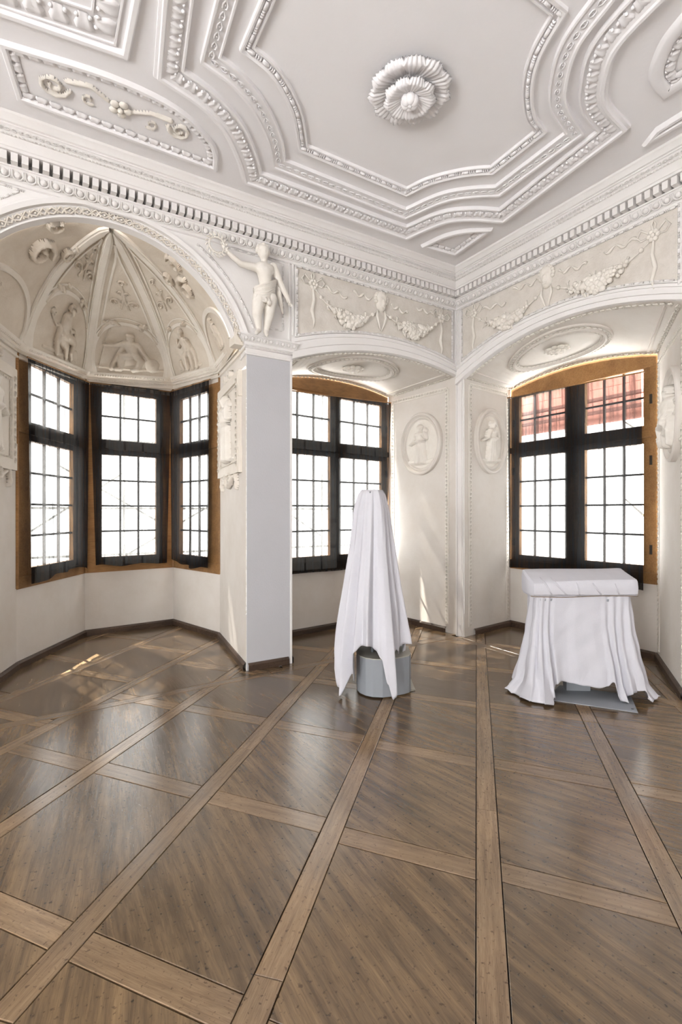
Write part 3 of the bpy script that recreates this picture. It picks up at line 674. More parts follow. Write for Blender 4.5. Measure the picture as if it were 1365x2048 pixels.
G_.insert(0, [p + np.append((p[:2] - np.array([-3.9, .6])) * .04 + np.array([0, -.03 if p[1] < .2 else 0]), -.09) for p in G_[0]])      # foot of the shell behind the entablature
mb = MB(); mb.grid(np.array(G_))
mb.build('ceiling_bay', M['dome'], None, False, 'structure', 'beige stucco half dome over the window bay')
LEN = [np.linalg.norm(DB[k + 1] - DB[k]) for k in range(5)]
def facet(k):
    """local metric frame of a dome facet: x to the right as seen, y up the arc"""
    ts = np.linspace(0, 1, 60); P = [dome(k + .5, t) for t in ts]; ar = np.concatenate([[0], np.cumsum([np.linalg.norm(P[i + 1] - P[i]) for i in range(59)])])
    def f(x, y, h=0.0):
        t = float(np.interp(y, ar, ts)); ta = T0 + (pi / 2 - T0) * t; hf = max(cos(ta) / cos(T0), .03)
        s = k + .5 - x / (LEN[k] * hf); return dome(min(max(s, k + .001), k + .999), t, h)
    f.L = LEN[k]; f.T = ar[-1]; f.w = lambda y: LEN[k] * cos(T0 + (pi / 2 - T0) * float(np.interp(y, ar, ts))) / cos(T0) / 2
    return f
FAC = [facet(k) for k in range(5)]
def surf_band(mb, curve, f, w, h, bev=.5):
    """raised flat band of width w along a curve (x, y) laid on surface f"""
    C = np.array(curve, float); rows = []
    for i in range(len(C)):
        d = C[min(i + 1, len(C) - 1)] - C[max(i - 1, 0)]; d = d / (np.linalg.norm(d) + 1e-9); n = np.array([-d[1], d[0]])
        rows.append([f(*(C[i] + n * w * a), hh) for a, hh in ((-.5, -.004), (-.5 + .12 * bev, h), (.5 - .12 * bev, h), (.5, -.004))])
    mb.grid(np.array(rows)); return mb
trim5 = empty('trim_5', kind='structure', label='plain white ribs and lunette arches dividing the half dome')
for k in range(1, 5):                                  # ribs on the angles
    mb = MB(); rows = []
    for j in range(31):
        t = j / 30 * .985; ta = T0 + (pi / 2 - T0) * t; hf = cos(ta) / cos(T0); wv = (.055 + .02 * (1 - t) + .05 * max(0, 1 - t * 9)) / max(hf, .06)
        a = min(wv / LEN[k - 1], .46); b = min(wv / LEN[k], .46)
        rows.append([dome(k - a, t, -.003), dome(k - a * .93, t, .022), dome(k - a * .62, t, .024), dome(k - a * .56, t, .034), dome(k, t, .036), dome(k + b * .56, t, .034), dome(k + b * .62, t, .024), dome(k + b * .93, t, .022), dome(k + b, t, -.003)])
    mb.grid(np.array(rows)); mb.build('rib', M['domerib'], trim5, 30)
LUN = {}
for k in range(5):                                     # lunette arch and spandrel frame on each facet
    f = FAC[k]; half = f.L * .5 - .075; top = {2: .80, 1: .70, 3: .80, 0: .42, 4: .42}[k]; LUN[k] = (half, top)
    cur = [(half * cos(a), top * sin(a) ** .9 if sin(a) > 0 else 0) for a in np.linspace(0, pi, 29)]
    mb = MB(); surf_band(mb, cur, f, .055, .022); mb.build('lunette_arch', M['domerib'], trim5, 30)
    cur2 = [(x * .9, y * .93) for x, y in cur]
    if k in (1, 2, 3):
        tip = f.T * .88; tri = []
        for a in np.linspace(pi * .18, pi * .82, 15): tri.append((half * 1.02 * cos(a), (top + .09) * sin(a) ** .9))
        lx = [(-(f.w(y) - .11), y) for y in np.linspace(tri[-1][1] + .04, tip, 12)]; rx = [(f.w(y) - .11, y) for y in np.linspace(tip, tri[0][1] + .04, 12)]
        lx = [(min(x, -.004), y) for x, y in lx]; rx = [(max(x, .004), y) for x, y in rx]
        mb = MB(); surf_band(mb, tri + lx + rx + [tri[0]], f, .022, .012); mb.build('spandrel_fillet', M['domerib'], trim5, 30)

# ---- low relief: height fields of rounded limbs, drapery and fruit
def relief(name, prims, f, m, parent=None, res=.010, pad=.02, kind=None, label=None, cat=None, group=None, k=.008, rough=0.0):
    X0 = min(min(p[1] - p[3], p[4] - p[6]) for p in prims) - pad; X1 = max(max(p[1] + p[3], p[4] + p[6]) for p in prims) + pad
    Y0 = min(min(p[2] - p[3], p[5] - p[6]) for p in prims) - pad; Y1 = max(max(p[2] + p[3], p[5] + p[6]) for p in prims) + pad
    nx = int((X1 - X0) / res) + 2; ny = int((Y1 - Y0) / res) + 2
    gx, gy = np.meshgrid(np.linspace(X0, X1, nx), np.linspace(Y0, Y1, ny)); Hh = np.zeros_like(gx)
    for p in prims:
        _, x1, y1, r1, x2, y2, r2, hs = p[:8]; dx, dy = x2 - x1, y2 - y1; L2 = dx * dx + dy * dy + 1e-12
        t = np.clip(((gx - x1) * dx + (gy - y1) * dy) / L2, 0, 1); r = r1 + (r2 - r1) * t
        d2 = (gx - x1 - t * dx) ** 2 + (gy - y1 - t * dy) ** 2
        h = 1.9 * hs * np.sqrt(np.clip(1 - d2 / (r * r), 0, None)) * (.4 + .6 * r / max(r1, r2))
        Hh = np.where(h > Hh, h, np.where(h > 0, Hh + .12 * h, Hh))
    on = Hh > .0008; idx = -np.ones(gx.shape, int); mb = MB(); V = []
    near = on.copy(); near[1:] |= on[:-1]; near[:-1] |= on[1:]; near[:, 1:] |= on[:, :-1]; near[:, :-1] |= on[:, 1:]
    cells = near[:-1, :-1] & near[1:, :-1] & near[:-1, 1:] & near[1:, 1:] & (on[:-1, :-1] | on[1:, :-1] | on[:-1, 1:] | on[1:, 1:])
    for j, i in zip(*np.nonzero(cells)):
        q = []
        for jj, ii in ((j, i), (j, i + 1), (j + 1, i + 1), (j + 1, i)):
            if idx[jj, ii] < 0:
                idx[jj, ii] = len(V); hh = Hh[jj, ii]; V.append(tuple(f(gx[jj, ii], gy[jj, ii], hh if hh > .0008 else -.004)))
            q.append(int(idx[jj, ii]))
        mb.f.append(tuple(q))
    mb.v = V
    return mb.build(name, m, parent, True, kind, label, cat, group, fix=False)
def limb(x1, y1, r1, x2, y2, r2, h): return ('c', x1, y1, r1, x2, y2, r2, h)
def xf(prims, s, ox, oy, flip=1, hs=1.0): return [('c', ox + flip * p[1] * s, oy + p[2] * s, p[3] * s, ox + flip * p[4] * s, oy + p[5] * s, p[6] * s, p[7] * s * hs) for p in prims]
def poly_limb(pts, r0, r1, h):
    n = len(pts) - 1; return [limb(*pts[i], r0 + (r1 - r0) * i / n, *pts[i + 1], r0 + (r1 - r0) * (i + 1) / n, h) for i in range(n)]
def spiral(cx, cy, r, turns, a0, w, h, sgn=1, n=14):
    pts = [(cx + r * (1 - i / n * .8) * cos(a0 + sgn * 2 * pi * turns * i / n), cy + r * (1 - i / n * .8) * sin(a0 + sgn * 2 * pi * turns * i / n)) for i in range(n + 1)]
    return poly_limb(pts, w, w * .6, h)
WARRIOR = ([limb(0, .86, .075, .0, .80, .065, .10), limb(-.03, .93, .06, .05, .93, .05, .09), limb(0, .76, .05, 0, .72, .05, .07), limb(-.01, .66, .15, .03, .46, .12, .11), limb(-.14, .69, .07, .14, .69, .07, .09)]
           + poly_limb([(-.15, .68), (-.32, .60), (-.52, .59)], .06, .035, .08) + poly_limb([(-.36, 1.05), (-.52, .59), (-.68, .02)], .013, .013, .03)
           + poly_limb([(.16, .67), (.25, .48), (.36, .34)], .06, .04, .08) + [limb(.42, .22, .15, .42, .14, .14, .06), limb(.42, .18, .08, .42, .18, .08, .08)]
           + poly_limb([(.0, .40), (-.20, .34), (-.24, .14), (-.26, .03), (-.36, .02)], .10, .04, .10) + poly_limb([(.08, .40), (.18, .28), (.10, .06), (.0, .02)], .10, .045, .11)
           + poly_limb([(-.14, .62), (-.24, .42), (-.40, .10), (-.44, .02)], .05, .05, .05) + poly_limb([(-.02, .52), (.10, .44)], .03, .03, .12)
           + poly_limb([(-.85, .06), (-.3, .04), (.3, .05), (.85, .08)], .03, .03, .02))
READER = ([limb(.03, .86, .075, .05, .80, .06, .10), limb(0, .76, .05, -.01, .70, .06, .08), limb(-.04, .66, .13, -.05, .42, .15, .11)]
          + [limb(.03 + .085 * cos(a), .88 + .075 * sin(a), .03, .03 + .085 * cos(a), .88 + .075 * sin(a), .03, .09) for a in np.linspace(.2, 3.6, 8)]
          + poly_limb([(-.02, .66), (.10, .48), (.24, .52)], .06, .035, .12) + poly_limb([(-.08, .36), (.18, .36), (.32, .30), (.26, .10), (.30, .02)], .12, .05, .12)
          + poly_limb([(-.1, .30), (.10, .18), (.14, .02)], .12, .06, .10) + poly_limb([(-.16, .42), (-.2, .2), (-.16, .02)], .08, .06, .09)
          + poly_limb([(.28, .46), (.34, .36)], .05, .03, .06) + poly_limb([(-.14, .5), (-.3, .46), (-.42, .54), (-.48, .60)], .03, .02, .04) + [limb(-.42 + .05 * a, .62 + .05 * b, .03, -.42 + .05 * a, .60 + .05 * b, .03, .05) for a, b in ((0, 0), (-1, .6), (.6, .9), (-.3, 1.5))]
          + poly_limb([(-.55, .03), (0, .02), (.5, .05)], .03, .03, .02) + [limb(.42, .12, .09, .5, .04, .06, .03)])
NUDE = ([limb(0, .88, .07, .0, .82, .06, .10), limb(.02, .93, .06, .05, .89, .05, .09), limb(0, .77, .05, 0, .72, .05, .07), limb(0, .66, .12, .02, .44, .11, .11)]
        + poly_limb([(-.1, .68), (-.24, .58), (-.20, .76)], .05, .03, .09) + poly_limb([(.12, .67), (.18, .48), (.12, .36)], .055, .035, .09)
        + poly_limb([(.04, .40), (-.14, .34), (-.12, .16), (-.16, .02)], .10, .04, .11) + poly_limb([(.08, .38), (.10, .2), (.06, .02)], .09, .045, .10)
        + poly_limb([(.16, .52), (.24, .3), (.22, .02)], .06, .06, .05) + poly_limb([(-.4, .16), (-.34, .06)], .07, .05, .06) + [limb(-.38, .24, .05, -.38, .22, .045, .06)] + poly_limb([(-.5, .02), (.4, .04)], .03, .03, .02))
ROBED = ([limb(0, .90, .062, .0, .85, .052, .09), limb(0, .94, .055, .03, .92, .05, .08), limb(0, .80, .045, 0, .76, .05, .07), limb(0, .70, .12, .0, .56, .10, .10), limb(-.09, .74, .06, .10, .74, .06, .08)]
         + poly_limb([(-.12, .72), (-.20, .56), (-.34, .50)], .05, .03, .08) + poly_limb([(.12, .72), (.20, .62), (.14, .82)], .05, .03, .08)
         + [limb(x * .5, .54, .055, x, .04, .06, .085 - abs(x) * .15) for x in (-.14, -.07, 0, .07, .14)] + poly_limb([(-.12, .56), (.12, .55)], .025, .025, .10)
         + [limb(.14, .86, .05, .19, .82, .04, .05)] + poly_limb([(-.34, .03), (.34, .03)], .025, .025, .02))
def pane_fruit(cx, cy, n, r, spread, seed):
    q = np.random.default_rng(seed); return [limb(cx + a, cy + b, rr, cx + a, cy + b, rr, rr * 1.2) for a, b, rr in zip(q.normal(0, spread, n), q.normal(0, spread * .7, n), q.uniform(r * .7, r * 1.2, n))]
def scrolls(w, h): return (spiral(-w * .45, h * .35, w * .28, 1.2, 0, .014, .016) + spiral(w * .45, h * .35, w * .28, 1.2, pi, .014, .016, -1)
                           + poly_limb([(-w * .2, h * .1), (0, h * .55), (w * .2, h * .1)], .012, .012, .014) + spiral(-w * .2, h * .75, w * .16, 1.1, -1, .010, .013) + spiral(w * .2, h * .75, w * .16, 1.1, pi + 1, .010, .013, -1)
                           + poly_limb([(0, h * .5), (0, h * 1.05)], .018, .008, .014))
dome_figs = [(2, WARRIOR, .60, 0.02, .05, 1, 'stucco relief of a seated warrior with spear and shield in the dome'),
             (3, READER, .66, .03, .05, 1, 'stucco relief of a draped curly-haired figure with a sprig in the dome'),
             (1, NUDE, .60, .02, .04, 1, 'stucco relief of a half-draped figure with raised hand in the dome'),
             (0, NUDE, .34, .05, .03, 1, 'small stucco relief figure above the framed panel by the pier'),
             (4, READER, .36, -.30, .03, -1, 'small stucco relief figure at the cut-off left end of the dome')]
for k, F_, s, ox, oy, fl, lab in dome_figs:
    relief('relief_figure', xf(F_, s, ox, oy, fl, .75), FAC[k], M['dome'], None, .010, label=lab, cat='relief', group='figure reliefs in the half dome')
for k in (1, 2, 3):
    f = FAC[k]; half, top = LUN[k]; pr = []
    y0 = top + .16; pr += xf(scrolls(half * .5, .42), 1, 0, y0 + .05)
    pr += pane_fruit(-half * .36, top * .98, 9, .028, .035, k) + pane_fruit(half * .36, top * .98, 9, .028, .035, k + 9)
    pr += poly_limb([(-half * .75, top * .66), (-half * .6, top * .86), (-half * .42, top * .98)], .018, .02, .018) + poly_limb([(half * .75, top * .66), (half * .6, top * .86), (half * .42, top * .98)], .018, .02, .018)
    pr += spiral(0, y0 + .55, .05, 1.2, 0, .012, .014)
    relief('relief_ornament', pr, f, M['dome'], None, .010, label={1: 'scroll and fruit relief in the right spandrel of the dome', 2: 'scroll and fruit relief in the middle spandrel of the dome', 3: 'scroll and fruit relief in the left spandrel of the dome'}[k], cat='relief', group='scroll reliefs in the half dome')
for k in (0, 4):
    f = FAC[k]; pr = xf(spiral(0, 0, .14, 1.3, .4, .03, .03) + spiral(.22, .2, .10, 1.3, 2, .024, .026, -1) + spiral(-.2, .26, .09, 1.3, 3, .02, .025), 1, 0, .72)
    relief('relief_ornament', pr, f, M['dome'], None, .011, label={0: 'acanthus scroll relief in the dome above the pier', 4: 'large acanthus scroll relief at the left of the dome'}[k], cat='relief', group='scroll reliefs in the half dome')

# ---- friezes over the two niches: field, bead border, archivolt, hanging relief
def smooth_path(pts, n=6):
    """Catmull-Rom through 2-D points"""
    P = [np.array(p, float) for p in pts]; P = [2 * P[0] - P[1]] + P + [2 * P[-1] - P[-2]]; out = []
    for i in range(1, len(P) - 2):
        for k in range(n):
            t = k / n; a, b, c, d = P[i - 1], P[i], P[i + 1], P[i + 2]
            out.append(.5 * ((2 * b) + (c - a) * t + (2 * a - 5 * b + 4 * c - d) * t * t + (3 * b - a - 3 * c + d) * t ** 3))
    out.append(P[-2]); return out
FA = lambda x, z, h=0.0: np.array([x, -.008 - h, z])
FB = lambda y, z, h=0.0: np.array([-.008 - h, y, z])
def frieze(name, S, n, a0, a1, ztop, zf, zarch, end0, end1, label):
    root = empty(name, kind='structure', label=label)
    us = np.linspace(a0, a1, 41)
    mb = MB(); mb.grid(np.array([[S(u, zf(u)) for u in us], [S(u, ztop) for u in us]])); mb.build('frieze_field', M['frieze'], root)
    peri = [S(u, zf(u) - .006, .004) for u in us] + [S(a1, z, .004) for z in np.linspace(zf(a1), ztop + .006, 8)][1:] + [S(u, ztop + .006, .004) for u in us[::-1]][1:] + [S(a0, z, .004) for z in np.linspace(ztop + .006, zf(a0), 8)][1:-1]
    bead_reel(peri, n, .085, .0115, True, .006).build('bead_border', M['plaster'], root, True, 'stuff')
    mb = MB(); nn = np.array(n, float); s0 = 1 if True else -1
    # raised frame outside the beads
    loop = [S(u, zf(u) - .018) for u in us] + [S(a1 + (.014 if a1 > a0 else -.014), zf(a1) - .018), S(a1 + (.014 if a1 > a0 else -.014), ztop + .016)] + [S(u, ztop + .016) for u in us[::-1]] + [S(a0 - (.014 if a1 > a0 else -.014), ztop + .016), S(a0 - (.014 if a1 > a0 else -.014), zf(a0) - .018)]
    mb.sweep(loop, nn, [(-.006, -.006), (-.004, .012), (.006, .012), (.008, -.006)], True); mb.build('frame_fillet', M['plaster'], root, 35)
    # archivolt steps between frieze and arch edge
    rows = []
    for u in np.linspace(end0, end1, 49):
        zt = min(zf(u) - .026, ztop); zb = zarch(u); H_ = zt - zb; P = []
        for fr, h in ((1.0, -.008), (.985, .010), (.80, .014), (.78, .004), (.68, .004), (.66, .020), (.38, .024), (.36, .012), (.30, .012), (.28, .030), (.02, .034), (0.0, .030), (-.02, -.03)):
            P.append(S(u, zb + H_ * fr, h))
        rows.append(P)
    mb = MB(); mb.grid(np.array(rows)); mb.build('archivolt', M['plaster'], root, 30)
    return root
frieze('trim_7', FA, (0, -1, 0), -2.243, -.075, 4.072, zAF, zA, N2[0][0], -.002, 'stucco frieze field and arch mouldings above the niche beside the pier')
frieze('trim_8', FB, (-1, 0, 0), -.125, -2.585, 4.072, zBF, zB, -.03, -2.90, 'stucco frieze field and arch mouldings above the right-hand niche')

def festoon(S, sgn, L0, X, m, lab_s, lab_m, lab_r, side):
    """X: positions along the wall: rosette, swag ends, mask, swag, rosette; heights in L0"""
    (x1, z1), (xm, zm), (x2, z2) = L0
    f = lambda a, b, h=0.0: S(a, b, h)
    grp = 'stucco festoons on the friezes'
    def swag(xa, za, xb, zb, xl, zl, seed, lab):
        root = empty('fruit_festoon', (0, 0, 0), None, lab, 'festoon', grp); r = np.random.default_rng(seed)
        pts = smooth_path([(xa, za), ((xa * 2 + xl) / 3, (za * 1.3 + zl * 1.7) / 3 + .01), (xl, zl), ((xb * 2 + xl) / 3, (zb * 1.3 + zl * 1.7) / 3 + .01), (xb, zb)], 12); n = len(pts)
        mb = MB(); w = [.009 + .058 * sin(pi * min(max((i / (n - 1) - .2) / .6, 0), 1)) ** 1.8 for i in range(n)]
        mb.tube([f(p[0], p[1], .012) for p in pts], [x * .75 for x in w], 7); mb.build('cord', m, root, True)
        fr = MB()
        for i in range(n):
            t = i / (n - 1)
            if .27 < t < .75:
                k = int(1 + 5.5 * sin(pi * (t - .27) / .48) ** 1.3)
                for q in range(k):
                    rr = r.uniform(.017, .031) * (.6 + .6 * sin(pi * (t - .27) / .48)); ph = r.uniform(-1, 1)
                    fr.ball(f(pts[i][0] + r.uniform(-.015, .015), pts[i][1] + ph * w[i] * 1.15 - .012, .042 * (1 - abs(ph) * .6) + .010), rr, 7, 5)
        c = pts[n // 2]; 
        for q in range(16): fr.ball(f(c[0] + r.normal(0, .02), c[1] - .03 + r.normal(0, .03), .045), .012, 6, 4)
        fr.build('fruit', m, root, True, 'stuff')
        lf = MB()
        for q in range(14):
            a = r.uniform(.25, .75); i = int(a * (n - 1)); d = r.uniform(.03, .06); up = -1 if q < 10 else 1
            lf.tube([f(pts[i][0], pts[i][1] + up * w[i] * .6, .012), f(pts[i][0] + r.normal(0, .01), pts[i][1] + up * (w[i] + d * .6), .014), f(pts[i][0] + r.normal(0, .015), pts[i][1] + up * (w[i] + d), .004)], [.010, .013, .002], 5)
        lf.build('leaf_fringe', m, root, True, 'stuff')
        for (xq, zq) in ((pts[int(n * .13)]), (pts[int(n * .87)])):
            MB().ball(f(xq, zq, .014), (.022, .022, .022), 8, 5).build('knot', m, root, True)
    swag(x1 + sgn * .03, z1 - .05, xm - sgn * .07, zm - .12, x1 + (xm - x1) * .52, zm - .29, 11, lab_s[0])
    swag(xm + sgn * .07, zm - .12, x2 - sgn * .03, z2 - .04, xm + (x2 - xm) * .52, zm - .24 if side == 'a' else zm - .27, 12, lab_s[1])
    # rosettes with bow loops and hanging ribbon
    for (x, z, lab) in ((x1, z1, lab_r[0]), (x2, z2, lab_r[1])):
        root = empty('ribbon_rosette', (0, 0, 0), None, lab, 'rosette', 'ribbon rosettes on the friezes')
        for k in range(6):
            a = k * pi / 3; mb = MB(); mb.ball(f(x + .036 * cos(a), z + .036 * sin(a), .012), .022, 7, 5); mb.build('petal', m, root, True)
        MB().ball(f(x, z, .024), .018, 8, 6).build('boss', m, root, True)
        for q in (-1, 1):
            mb = MB(); lp = [f(x + q * .03, z + .02, .008), f(x + q * .10, z + .085, .016), f(x + q * .135, z + .03, .016), f(x + q * .10, z - .01, .014), f(x + q * .03, z, .008)]
            mb.tube(lp, [.006, .010, .010, .009, .006], 6); mb.build('bow_loop', m, root, True)
        mb = MB(); mb.tube([f(x, z + .03, .01), f(x + .012, z + .09, .014), f(x - .004, z + .125, .012), f(x - .02, z + .09, .012), f(x - .004, z + .03, .008)], .008, 6); mb.build('bow_loop', m, root, True)
        mb = MB(); mb.tube([f(x, z - .04, .008), f(x + .010, z - .16, .012), f(x - .016, z - .28, .014), f(x + .014, z - .38, .010), f(x, z - .46, .004)], [.012, .016, .020, .014, .004], 6); mb.build('ribbon_tail', m, root, True)
    # mask
    root = empty('mask_head', (0, 0, 0), None, lab_m, 'mask', 'masks on the friezes')
    pr = [limb(0, .03, .052, 0, -.035, .038, .050), limb(0, .0, .012, 0, -.028, .014, .068), limb(-.02, .012, .012, -.02, .012, .012, .05), limb(.02, .012, .012, .02, .012, .012, .05), limb(-.014, -.045, .008, .014, -.045, .008, .052)]
    relief('face', xf(pr, 1.5, 0, 0, 1, .42), lambda a, b, h=0.0: f(xm + sgn * a, zm + b, h), m, root, .006)
    hb = MB()
    for a in np.linspace(-.5, pi + .5, 11): hb.ball(f(xm + .080 * cos(a), zm + .035 + .074 * sin(a), .012), .022, 7, 5)
    hb.build('hair', m, root, True)
    kb = MB()
    for q in (-1, 1): kb.tube([f(xm + q * .05, zm - .09, .01), f(xm + q * .062, zm - .17, .018), f(xm + q * .03, zm - .26, .014), f(xm + q * .005, zm - .33, .004)], [.008, .015, .012, .003], 6)
    kb.build('knotted_cloth', m, root, True)
    # fluttering ribbons
    for (xa, xb, za, k) in ((x1 + sgn * .14, x1 + (xm - x1) * .48, z1 + .005, 0), (x1 + (xm - x1) * .58, xm - sgn * .12, zm + .03, 1), (xm + sgn * .14, xm + (x2 - xm) * .42, zm + .0, 2), (xm + (x2 - xm) * .58, x2 - sgn * .13, z2 + .05, 3)):
        mb = MB(); pts = [f(xa + (xb - xa) * t, za + .022 * sin(t * 13 + k) - .05 * t * (1 if k % 2 == 0 else .4), .008 + .006 * cos(t * 13 + k)) for t in np.linspace(0, 1, 26)]
        mb.tube(pts, [.004 + .012 * abs(sin(t * 9 + k)) for t in np.linspace(0, 1, 26)], 5); mb.build('ribbon', m, root, True)
pa = [on_a(*p) for p in ((625, 570), (761, 606), (881, 638))]
festoon(FA, 1, [(p[0], p[2]) for p in pa], None, M['relief'], ('plump fruit festoon with grapes on the frieze nearer the statue', 'fruit festoon on the frieze beside the room corner'),
        'curly-haired mask between the festoons above the window beside the pier', ('ribbon rosette beside the statue', 'ribbon rosette at the corner end of the back frieze'), 'a')
pb = [on_b(*p) for p in ((950, 628), (1096, 556), (1310, 472))]
festoon(FB, -1, [(p[1], p[2]) for p in pb], None, M['relief'], ('fruit festoon on the right frieze beside the room corner', 'large fruit festoon on the right frieze next to the picture edge'),
        'veiled mask between the festoons above the right-hand window', ('ribbon rosette at the corner end of the right frieze', 'big ribbon rosette at the outer end of the right frieze'), 'b')

# ---- wall field behind the statue: beads round a spandrel panel
trim9 = empty('trim_9', kind='structure', label='bead-edged spandrel panel behind the statue')
bead_reel([(-2.395, -.004, 3.39), (-2.395, -.004, 4.075)], (0, -1, 0), .085, .0095).build('bead_border', M['plaster'], trim9, True, 'stuff')
bead_reel([(-2.395, -.004, 3.388), (-2.60, -.004, 3.388)], (0, -1, 0), .085, .0095).build('bead_border', M['plaster'], trim9, True, 'stuff')
bead_reel([(-2.395, -.004, 4.075), (-2.99, -.004, 4.075)], (0, -1, 0), .085, .0095).build('bead_border', M['plaster'], trim9, True, 'stuff')
bead_reel(arc(ARR + .115, -.004, .36, 1.02, 30), (0, -1, 0), .085, .0095).build('bead_border', M['plaster'], trim9, True, 'stuff')
MB().box((-2.335, -.014, 3.29), (-2.318, 0, 4.09)).build('pilaster_fillet', M['plaster'], trim9)
MB().box((-2.296, -.014, 3.36), (-2.278, 0, 4.09)).build('pilaster_fillet', M['plaster'], trim9)
l9 = [(-4.72, -.004, 4.075), (-4.6, -.004, 4.075)]
bead_reel([on_a(0, 367, -.004), on_a(42, 381, -.004), on_a(0, 397, -.004)], (0, -1, 0), .085, .0095).build('bead_border', M['plaster'], trim9, True, 'stuff')

# ---- statue in high relief on the capital
def body(name, segs, m, parent, voxel=.006, smooth=6, label=None, cat=None):
    """one continuous surface grown over tapering limbs"""
    mb = MB()
    for a, ra, b, rb in segs:
        a, b = np.array(a), np.array(b); n = 6
        ra, rb = ra * 1.12, rb * 1.12
        mb.tube([a + (b - a) * i / n for i in range(n + 1)], [ra + (rb - ra) * i / n for i in range(n + 1)], 12); mb.ball(a, ra, 12, 8); mb.ball(b, rb, 12, 8)
    o = mb.build(name, m, parent, True, None, label, cat, fix=True)
    r = o.modifiers.new('r', 'REMESH'); r.mode = 'VOXEL'; r.voxel_size = voxel
    s = o.modifiers.new('s', 'SMOOTH'); s.factor = .5; s.iterations = smooth
    dg = bpy.context.evaluated_depsgraph_get(); me = bpy.data.meshes.new_from_object(o.evaluated_get(dg)); o.modifiers.clear(); o.data = me
    me.polygons.foreach_set('use_smooth', [True] * len(me.polygons)); return o
def J(px, py, d): return on_a(px, py, -d)
st = empty('statue', (0, 0, 0), None, 'white stucco youth in a loincloth raising a wreath, standing on the pier capital', 'statue')
hip, chest, neck, head = J(531, 592, .10), J(529, 545, .11), J(529, 526, .10), J(527, 506, .115)
segs = [(chest + [-.035, 0, .03], .055, chest + [.04, 0, .03], .055), (chest, .066, J(531, 570, .11), .052), (J(531, 570, .11), .052, hip, .066), (chest + [0, 0, .05], .045, neck, .030), (neck, .028, head, .030),
        (head + [0, 0, .014], .056, head + [0, -.010, -.022], .043),
        (J(512, 535, .10), .036, J(482, 528, .11), .027), (J(482, 528, .11), .026, J(456, 505, .12), .020), (J(456, 505, .12), .020, J(447, 492, .12), .016),     # raised arm
        (J(547, 534, .10), .038, J(562, 570, .11), .029), (J(562, 570, .11), .028, J(575, 594, .12), .021), (J(575, 594, .12), .020, J(579, 606, .12), .017),
        (J(519, 598, .11), .062, J(514, 628, .14), .043), (J(514, 628, .14), .042, J(519, 660, .10), .024), (J(519, 660, .10), .022, J(513, 666, .15), .018),      # bent leg
        (J(541, 598, .10), .062, J(538, 632, .11), .044), (J(538, 632, .11), .043, J(532, 663, .09), .025), (J(532, 663, .09), .023, J(534, 670, .15), .018)]
body('torso', segs, M['relief'], st, .0065, 8)
fc = MB(); hd = head + np.array([0, -.046, 0])
fc.ball(hd + [0, -.006, -.010], (.007, .010, .012), 8, 6); [fc.ball(hd + [q * .016, .002, .005], (.009, .006, .005), 8, 5) for q in (-1, 1)]; fc.ball(hd + [0, .002, -.030], (.012, .006, .004), 8, 5); fc.build('face', M['relief'], st, True)
hr = MB(); rr = np.random.default_rng(4)
for q in range(46):
    a = rr.uniform(-.35, pi + .35); e = rr.uniform(0, 1); p = head + np.array([.062 * cos(a) * (1 - .1 * e), .012 - .03 * e * sin(max(a, 0)), .014 + .060 * sin(a)]); hr.ball(p, rr.uniform(.013, .020), 6, 4)
hr.build('hair', M['relief'], st, True)
for (bx_, by_, dx) in ((446, 490, -1), (579, 607, 1)):
    hm = MB(); p0 = J(bx_, by_, .12)
    for k in range(4): q = p0 + np.array([dx * .004 + (k - 1.5) * .009, -.006, 0]); up = .9 if dx < 0 else -1; hm.tube([q, q + [.002 * (k - 1), -.008, up * .018], q + [.003 * (k - 1), -.002, up * (.030 + .004 * (k in (1, 2)))]], [.0062, .0056, .004], 6)
    q = p0 + np.array([-dx * .016, -.004, 0]); hm.tube([q, q + [-dx * .010, -.010, .006], q + [-dx * .008, -.014, .018]], [.007, .006, .004], 6); hm.build('hand', M['relief'], st, True)
lo = MB()
for k in range(13):                                  # loincloth: slanting folds round the hips, hanging ends
    t = k / 12; a = J(511 + 3 * t, 574 + 26 * t, .15); b = J(553 - 6 * t, 560 + 36 * t, .14); c = (a * .6 + b * .4) + np.array([0, -.030, -.012 - .02 * t]); lo.tube([a + [0, .05, 0], a, c, b, b + [0, .05, 0]], [.006, .010 + .004 * (k % 2), .012 + .004 * (k % 3 == 0), .010, .006], 7)
for (x0, y0, x1, y1, d) in ((513, 585, 506, 600, .12), (536, 598, 540, 612, .17), (530, 596, 533, 606, .17), (552, 566, 566, 628, .08), (556, 566, 560, 612, .09)): lo.tube([J(x0, y0, d), J((x0 + x1) / 2 + 1, (y0 + y1) / 2, d + .008), J(x1, y1, d - .01)], [.018, .024, .010], 8)
o = lo.build('loincloth', M['relief'], st, True)
wr = empty('laurel_wreath', (0, 0, 0), None, 'stucco laurel wreath held up in the statue hand', 'wreath')
wc = J(434, 490, .13); lm = MB(); lm.tube([(0, 0, 0), (.010, .005, .022), (.004, .008, .050)], [.004, .011, .001], 6); lme = mesh_of(lm, 'leaf', M['relief'])
mb = MB(); mb.tube([wc + np.array([.075 * cos(a), 0, .075 * sin(a)]) for a in np.linspace(0, 2 * pi, 25)], .007, 6, False); mb.build('stem', M['relief'], wr, True)
for k in range(34):
    a = 2 * pi * k / 34; p = wc + np.array([.075 * cos(a), 0, .075 * sin(a)]); rad = np.array([cos(a), 0, sin(a)]); tn = np.array([-sin(a), 0, cos(a)]); d = tn * .8 + rad * (.75 if k % 2 else -.6) + np.array([0, -.35, 0])
    x = np.cross((0, 1, 0), d); place(lme, 'leaf', frame_mx(p, x, d), wr)

